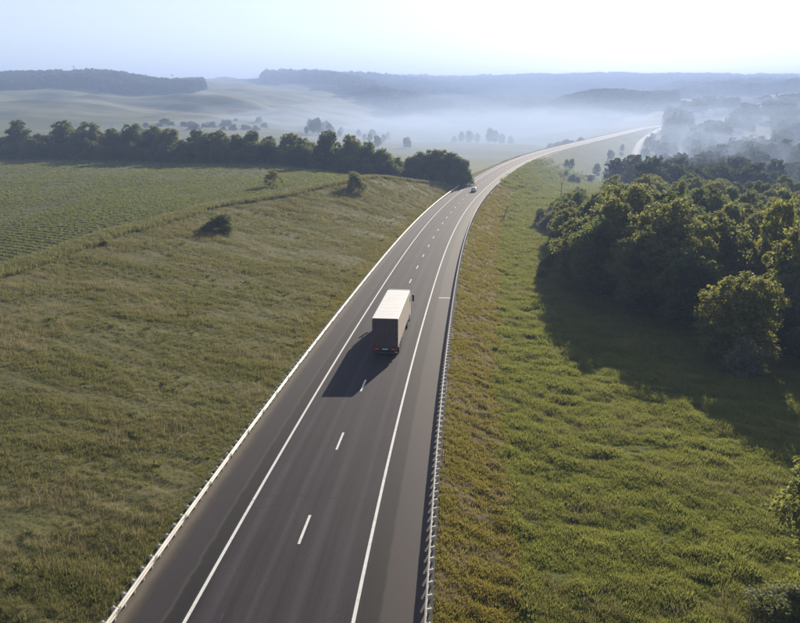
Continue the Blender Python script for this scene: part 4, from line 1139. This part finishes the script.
def build_truck(s, off):
    p, h, g = road_at(np.array([s]), off, cross(off))
    root = empty('truck', p[0].tolist()); tag(root, 'semi-trailer truck with cream box and dark rear doors driving on the highway', 'truck')
    root.rotation_euler = (math.atan(float(g[0])), 0, -float(h[0]))
    L, Wd = 13.6, 2.55; hw = Wd / 2; z0, z1 = 1.12, 4.0
    b = MB().box(-hw + 0.012, hw - 0.012, 0.14, L - 0.02, z0, z1 - 0.05)
    b.build('cargo_box', M['trailer_white'], root)
    rf = MB().box(-hw, hw, 0.02, L, z1 - 0.05, z1, 0.02).build('roof', M['trailer_white'], root)
    for k in range(1, 9):
        MB().box(-hw + 0.06, hw - 0.06, k * 1.51 - 0.02, k * 1.51 + 0.02, z1 - 0.01, z1 + 0.004).build('roof_seam', M['trailer_white'], rf)
    # side curtains in panels with straps
    for sx in (-1, 1):
        cu = MB().box(min(sx * (hw - 0.012), sx * (hw + 0.004)), max(sx * (hw - 0.012), sx * (hw + 0.004)), 0.16, L - 0.06, z0 + 0.06, z1 - 0.12).build('side_curtain', M['tarp'], root)
        for k in range(0, 20):
            yy = 0.5 + k * 0.67
            MB().box(min(sx * (hw + 0.002), sx * (hw + 0.012)), max(sx * (hw + 0.002), sx * (hw + 0.012)), yy, yy + 0.05, z0 - 0.05, z1 - 0.14).build('strap', M['rod'], cu)
        MB().box(min(sx * (hw - 0.05), sx * (hw + 0.02)), max(sx * (hw - 0.05), sx * (hw + 0.02)), 0.0, L, z0 - 0.08, z0 + 0.055).build('side_rail', M['rod'], root)
        MB().box(min(sx * (hw - 0.05), sx * (hw + 0.016)), max(sx * (hw - 0.05), sx * (hw + 0.016)), 0.0, L, z1 - 0.115, z1 - 0.052).build('top_rail', M['trailer_white'], root)
    # rear frame and doors
    fr = MB().box(-hw, -hw + 0.09, 0.0, 0.13, z0 - 0.1, z1 - 0.13).box(hw - 0.09, hw, 0.0, 0.13, z0 - 0.1, z1 - 0.13).box(-hw, hw, 0.0, 0.13, z1 - 0.128, z1 - 0.055).box(-hw + 0.092, hw - 0.092, 0.0, 0.13, z0 - 0.1, z0 + 0.02)
    fr.build('rear_frame', M['trailer_door'], root)
    for sx in (-1, 1):
        x0, x1 = sorted((sx * 0.012, sx * (hw - 0.1)))
        d = MB().box(x0, x1, 0.03, 0.12, z0 + 0.03, z1 - 0.14, 0.012).build('rear_door', M['trailer_door'], root)
        for k in range(1, 6):
            xx = x0 + (x1 - x0) * k / 6
            MB().box(xx - 0.012, xx + 0.012, 0.018, 0.034, z0 + 0.1, z1 - 0.2).build('door_rib', M['trailer_door'], d)
        for q in (0.28, 0.75):
            xx = sx * (hw - 0.1) * q
            MB().tube([(xx, -0.012, z0 - 0.02), (xx, -0.012, z1 - 0.16)], 0.022, 6).build('lock_rod', M['rod'], d)
        for k in range(4):
            zz = z0 + 0.3 + k * 0.72
            MB().box(min(sx * (hw - 0.16), sx * (hw - 0.02)), max(sx * (hw - 0.16), sx * (hw - 0.02)), -0.012, 0.0, zz, zz + 0.08).build('hinge', M['rod'], d)
    # chassis, rear panel, bumper, lights
    MB().box(-0.5, -0.38, 0.4, L - 0.8, 0.78, z0 - 0.085).box(0.38, 0.5, 0.4, L - 0.8, 0.78, z0 - 0.085).build('chassis', M['black'], root)
    MB().box(-hw + 0.05, hw - 0.05, 0.05, 0.12, 0.72, z0 - 0.105).build('light_panel', M['black'], root)
    bm_ = MB().box(-hw + 0.08, hw - 0.08, -0.02, 0.12, 0.42, 0.58, 0.02).box(-0.62, -0.5, 0.02, 0.4, 0.55, 0.8).box(0.5, 0.62, 0.02, 0.4, 0.55, 0.8)
    bm_.build('bumper', M['black'], root)
    for sx in (-1, 1):
        x0, x1 = sorted((sx * 0.68, sx * 1.16))
        tl = MB().box(x0, x1, 0.0, 0.055, 0.78, 0.95, 0.015).build('tail_light', M['red_lens'], root)
        x2, x3 = sorted((sx * 0.72, sx * 0.84)); MB().box(x2, x3, -0.008, 0.004, 0.81, 0.92).build('indicator', M['orange_lens'], tl)
        x0, x1 = sorted((sx * 0.72, sx * 1.2)); MB().box(x0, x1, 0.86, 0.89, 0.12, 0.78).build('mud_flap', M['black'], root)
    MB().box(-0.27, 0.27, 0.03, 0.048, 0.80, 0.92).build('number_plate', M['plate'], root)
    for yy in (2.0, 3.3, 4.6):
        for sx in (-1, 1): wheel(root, sx * 1.07, yy, 0.52, 0.38)
        MB().tube([(-0.9, yy, 0.52), (0.9, yy, 0.52)], 0.09, 8).build('axle', M['black'], root)
    for sx in (-1, 1):
        x0, x1 = sorted((sx * 1.12, sx * 1.2))
        MB().box(x0, x1, 5.5, 9.2, 0.45, 0.58).box(x0, x1, 5.5, 9.2, 0.72, 0.85).build('side_guard', M['rod'], root)
        MB().tube([(sx * 0.75, 9.6, 0.5), (sx * 0.75, 9.6, 1.05)], 0.07, 8).build('landing_leg', M['rod'], root)
    # tractor unit
    y0 = L + 0.35
    MB().prism([(y0, 0.95), (y0, 3.75), (y0 + 0.7, 3.9), (y0 + 1.75, 3.25), (y0 + 2.15, 2.2), (y0 + 2.25, 0.4), (y0 + 1.7, 0.4), (y0 + 1.6, 0.95)], 'x', -1.22, 1.22).build('cab', M['cab_paint'], root)
    cabo = [o for o in root.children if o.name.startswith('cab')][0]
    MB().add([(-1.05, y0 + 1.80, 3.2), (1.05, y0 + 1.80, 3.2), (1.12, y0 + 2.165, 2.25), (-1.12, y0 + 2.165, 2.25)], [[0, 1, 2, 3]]) 
    ws = MB(); ws.add([(-1.05, y0 + 1.80, 3.2), (1.05, y0 + 1.80, 3.2), (1.12, y0 + 2.165, 2.25), (-1.12, y0 + 2.165, 2.25), (-1.05, y0 + 1.78, 3.2), (1.05, y0 + 1.78, 3.2), (1.12, y0 + 2.14, 2.25), (-1.12, y0 + 2.14, 2.25)], [[0, 1, 2, 3], [7, 6, 5, 4], [0, 4, 5, 1], [1, 5, 6, 2], [2, 6, 7, 3], [3, 7, 4, 0]])
    ws.build('windscreen', M['glass'], cabo)
    for sx in (-1, 1):
        x0, x1 = sorted((sx * 1.20, sx * 1.235))
        MB().box(x0, x1, y0 + 0.75, y0 + 1.7, 2.2, 3.0).build('side_window', M['glass'], cabo)
        MB().box(x0, x1, y0 + 0.7, y0 + 1.75, 0.9, 2.15).build('door', M['cab_paint'], cabo)
        mr = MB().box(min(sx * 1.42, sx * 1.66), max(sx * 1.42, sx * 1.66), y0 + 1.72, y0 + 1.95, 2.25, 3.05, 0.04).build('mirror', M['black'], cabo)
        MB().box(min(sx * 1.2, sx * 1.5), max(sx * 1.2, sx * 1.5), y0 + 1.78, y0 + 1.84, 2.9, 2.95).box(min(sx * 1.2, sx * 1.5), max(sx * 1.2, sx * 1.5), y0 + 1.78, y0 + 1.84, 2.3, 2.35).build('mirror_arm', M['black'], mr)
        x0, x1 = sorted((sx * 0.75, sx * 1.15)); MB().box(x0, x1, y0 + 2.23, y0 + 2.29, 0.6, 0.85, 0.02).build('headlight', M['plate'], cabo)
        wheel(root, sx * 1.05, y0 + 1.15, 0.52, 0.34)
        wheel(root, sx * 0.98, L - 1.9, 0.52, 0.56)
        MB().tube([(sx * 0.95, L - 1.1, 0.72), (sx * 0.95, L + 0.2, 0.72)], 0.3, 14).build('fuel_tank', M['rim'], root)
    MB().box(-0.42, 0.42, L - 2.6, y0 + 2.0, 0.6, 0.80).build('tractor_frame', M['black'], root)
    return root
build_truck(56.3, 0.95)

# ------------------------------------------------------------------ car
M['car_white'] = simple('car_white', (0.72, 0.73, 0.74), 0.25)
def build_car(s, off):
    p, h, g = road_at(np.array([s]), off, cross(off))
    root = empty('car', p[0].tolist()); tag(root, 'small white car driving on the highway far ahead of the truck', 'car')
    root.rotation_euler = (math.atan(float(g[0])), 0, -float(h[0]))
    prof = [(-2.0, 0.35), (-2.08, 0.6), (-2.0, 0.95), (-1.9, 1.02), (-1.45, 1.46), (-0.3, 1.52), (0.35, 1.42), (1.05, 1.0), (1.9, 0.85), (2.08, 0.6), (2.05, 0.32)]
    V = []; F = []; n = len(prof)
    for x, sh in ((-0.86, 0.0), (-0.78, 0.02), (0.78, 0.02), (0.86, 0.0)):
        for (yy, zz) in prof:
            k = 1.0 if zz < 1.05 else 0.80
            V.append((x * k, yy, zz + (sh if zz > 0.4 else 0) - (0.02 if abs(x) > 0.8 else 0)))
    for i in range(3):
        for k in range(n):
            k2 = (k + 1) % n; F.append([i * n + k, i * n + k2, (i + 1) * n + k2, (i + 1) * n + k])
    F += [list(range(n)), [3 * n + k for k in range(n)][::-1]]
    b = MB(); b.add(V, F); b.build('body', M['car_white'], root)
    def quad(name, q, mt, t=0.012):
        q = [Vector(a) for a in q]; nn = (q[1] - q[0]).cross(q[2] - q[0]).normalized() * t
        w = MB(); w.add([a + nn for a in q] + [a - nn for a in q], [[0, 1, 2, 3], [7, 6, 5, 4], [0, 4, 5, 1], [1, 5, 6, 2], [2, 6, 7, 3], [3, 7, 4, 0]]); w.build(name, M[mt], root)
    quad('rear_window', [(-0.60, -1.84, 1.10), (0.60, -1.84, 1.10), (0.55, -1.49, 1.455), (-0.55, -1.49, 1.455)], 'glass', 0.02)
    quad('windscreen', [(-0.62, 1.0, 1.06), (0.62, 1.0, 1.06), (0.56, 0.42, 1.41), (-0.56, 0.42, 1.41)], 'glass', 0.02)
    for sx in (-1, 1):
        quad('side_window', [(sx * 0.84, -1.55, 1.04), (sx * 0.84, 0.85, 1.04), (sx * 0.695, 0.25, 1.38), (sx * 0.695, -1.3, 1.40)], 'glass', 0.02)
        for yy in (-1.3, 1.3): wheel(root, sx * 0.76, yy, 0.31, 0.2)
        x0, x1 = sorted((sx * 0.55, sx * 0.8))
        MB().box(x0, x1, -2.10, -2.02, 0.72, 0.92, 0.01).build('tail_light', M['red_lens'], root)
        MB().box(x0, x1, 1.92, 2.06, 0.62, 0.76, 0.01).build('headlight', M['plate'], root)
        x0, x1 = sorted((sx * 0.86, sx * 1.0)); MB().box(x0, x1, 0.55, 0.68, 0.98, 1.1, 0.02).build('mirror', M['car_white'], root)
    MB().box(-0.26, 0.26, -2.10, -2.05, 0.62, 0.73).build('number_plate', M['plate'], root)
    MB().box(-0.8, 0.8, -2.11, -1.98, 0.36, 0.5, 0.02).build('bumper', M['black'], root)
build_car(252, 0.95)

# ------------------------------------------------------------------ haze
def haze_material(name, density, color, aniso):
    m, nt, N, L = mat(name)
    v = N('ShaderNodeVolumePrincipled'); o = N('ShaderNodeOutputMaterial'); L(v.outputs[0], o.inputs['Volume'])
    v.inputs['Color'].default_value = (*color, 1); v.inputs['Density'].default_value = density; v.inputs['Anisotropy'].default_value = aniso
    m.cycles.homogeneous_volume = True
    return m
HZ = haze_material('morning_haze', 0.00040, (0.44, 0.60, 0.98), 0.15)
tag(MB().box(-7500, 7500, -1500, 9000, -70, 190).build('haze', HZ), 'thin blue morning haze filling the whole valley', 'haze', None, 'stuff')
# fog bank lying in the valley floor
def fog_bank(cx, cy, ax, ay, rot, ztop, zbot, density, seed, label):
    """closed bank with a billowing top that thins out towards its rim"""
    n, mr = 56, 14
    A = np.linspace(0, 2 * math.pi, n, endpoint=False)
    V = []
    for i in range(mr + 1):
        q = 0.02 + 0.98 * i / mr
        w = 1 + 0.2 * np.sin(2 * A + seed) + 0.12 * np.sin(5 * A + 2 * seed)
        x, y = ax * w * q * np.cos(A), ay * w * q * np.sin(A)
        X = cx + x * math.cos(rot) - y * math.sin(rot); Y = cy + x * math.sin(rot) + y * math.cos(rot)
        f = (1 - q * q)
        z = 3 + (ztop - 3) * f ** 0.8 + fbm(X / 190, Y / 190, 200 + seed, 3) * 44 * f
        V.append(np.stack([X, Y, z], -1))
    V.append(np.stack([X, Y, np.full(n, zbot)], -1))
    F = []
    for i in range(mr + 1):
        for k in range(n): F.append([i * n + k, i * n + (k + 1) % n, (i + 1) * n + (k + 1) % n, (i + 1) * n + k])
    F += [list(range(n))[::-1], [(mr + 1) * n + k for k in range(n)]]
    b = MB(); b.add(np.concatenate(V).tolist(), F)
    tag(b.build('haze', haze_material('valley_fog', density, (0.58, 0.73, 1.0), 0.26), smooth=True), label, 'haze', None, 'stuff')
fog_bank(480, 960, 760, 560, 0.1, 44, -60, 0.0006, 1, 'widest thin fog bank lying in the valley')
fog_bank(230, 950, 480, 560, -0.12, 36, -61, 0.00045, 2, 'tall fog bank rising in the middle of the valley')
fog_bank(170, 900, 380, 560, -0.12, 24, -62, 0.0006, 3, 'low fog bank behind the far curve')
fog_bank(120, 860, 290, 500, -0.12, 15, -63, 0.0009, 4, 'densest white fog bank on the valley floor')
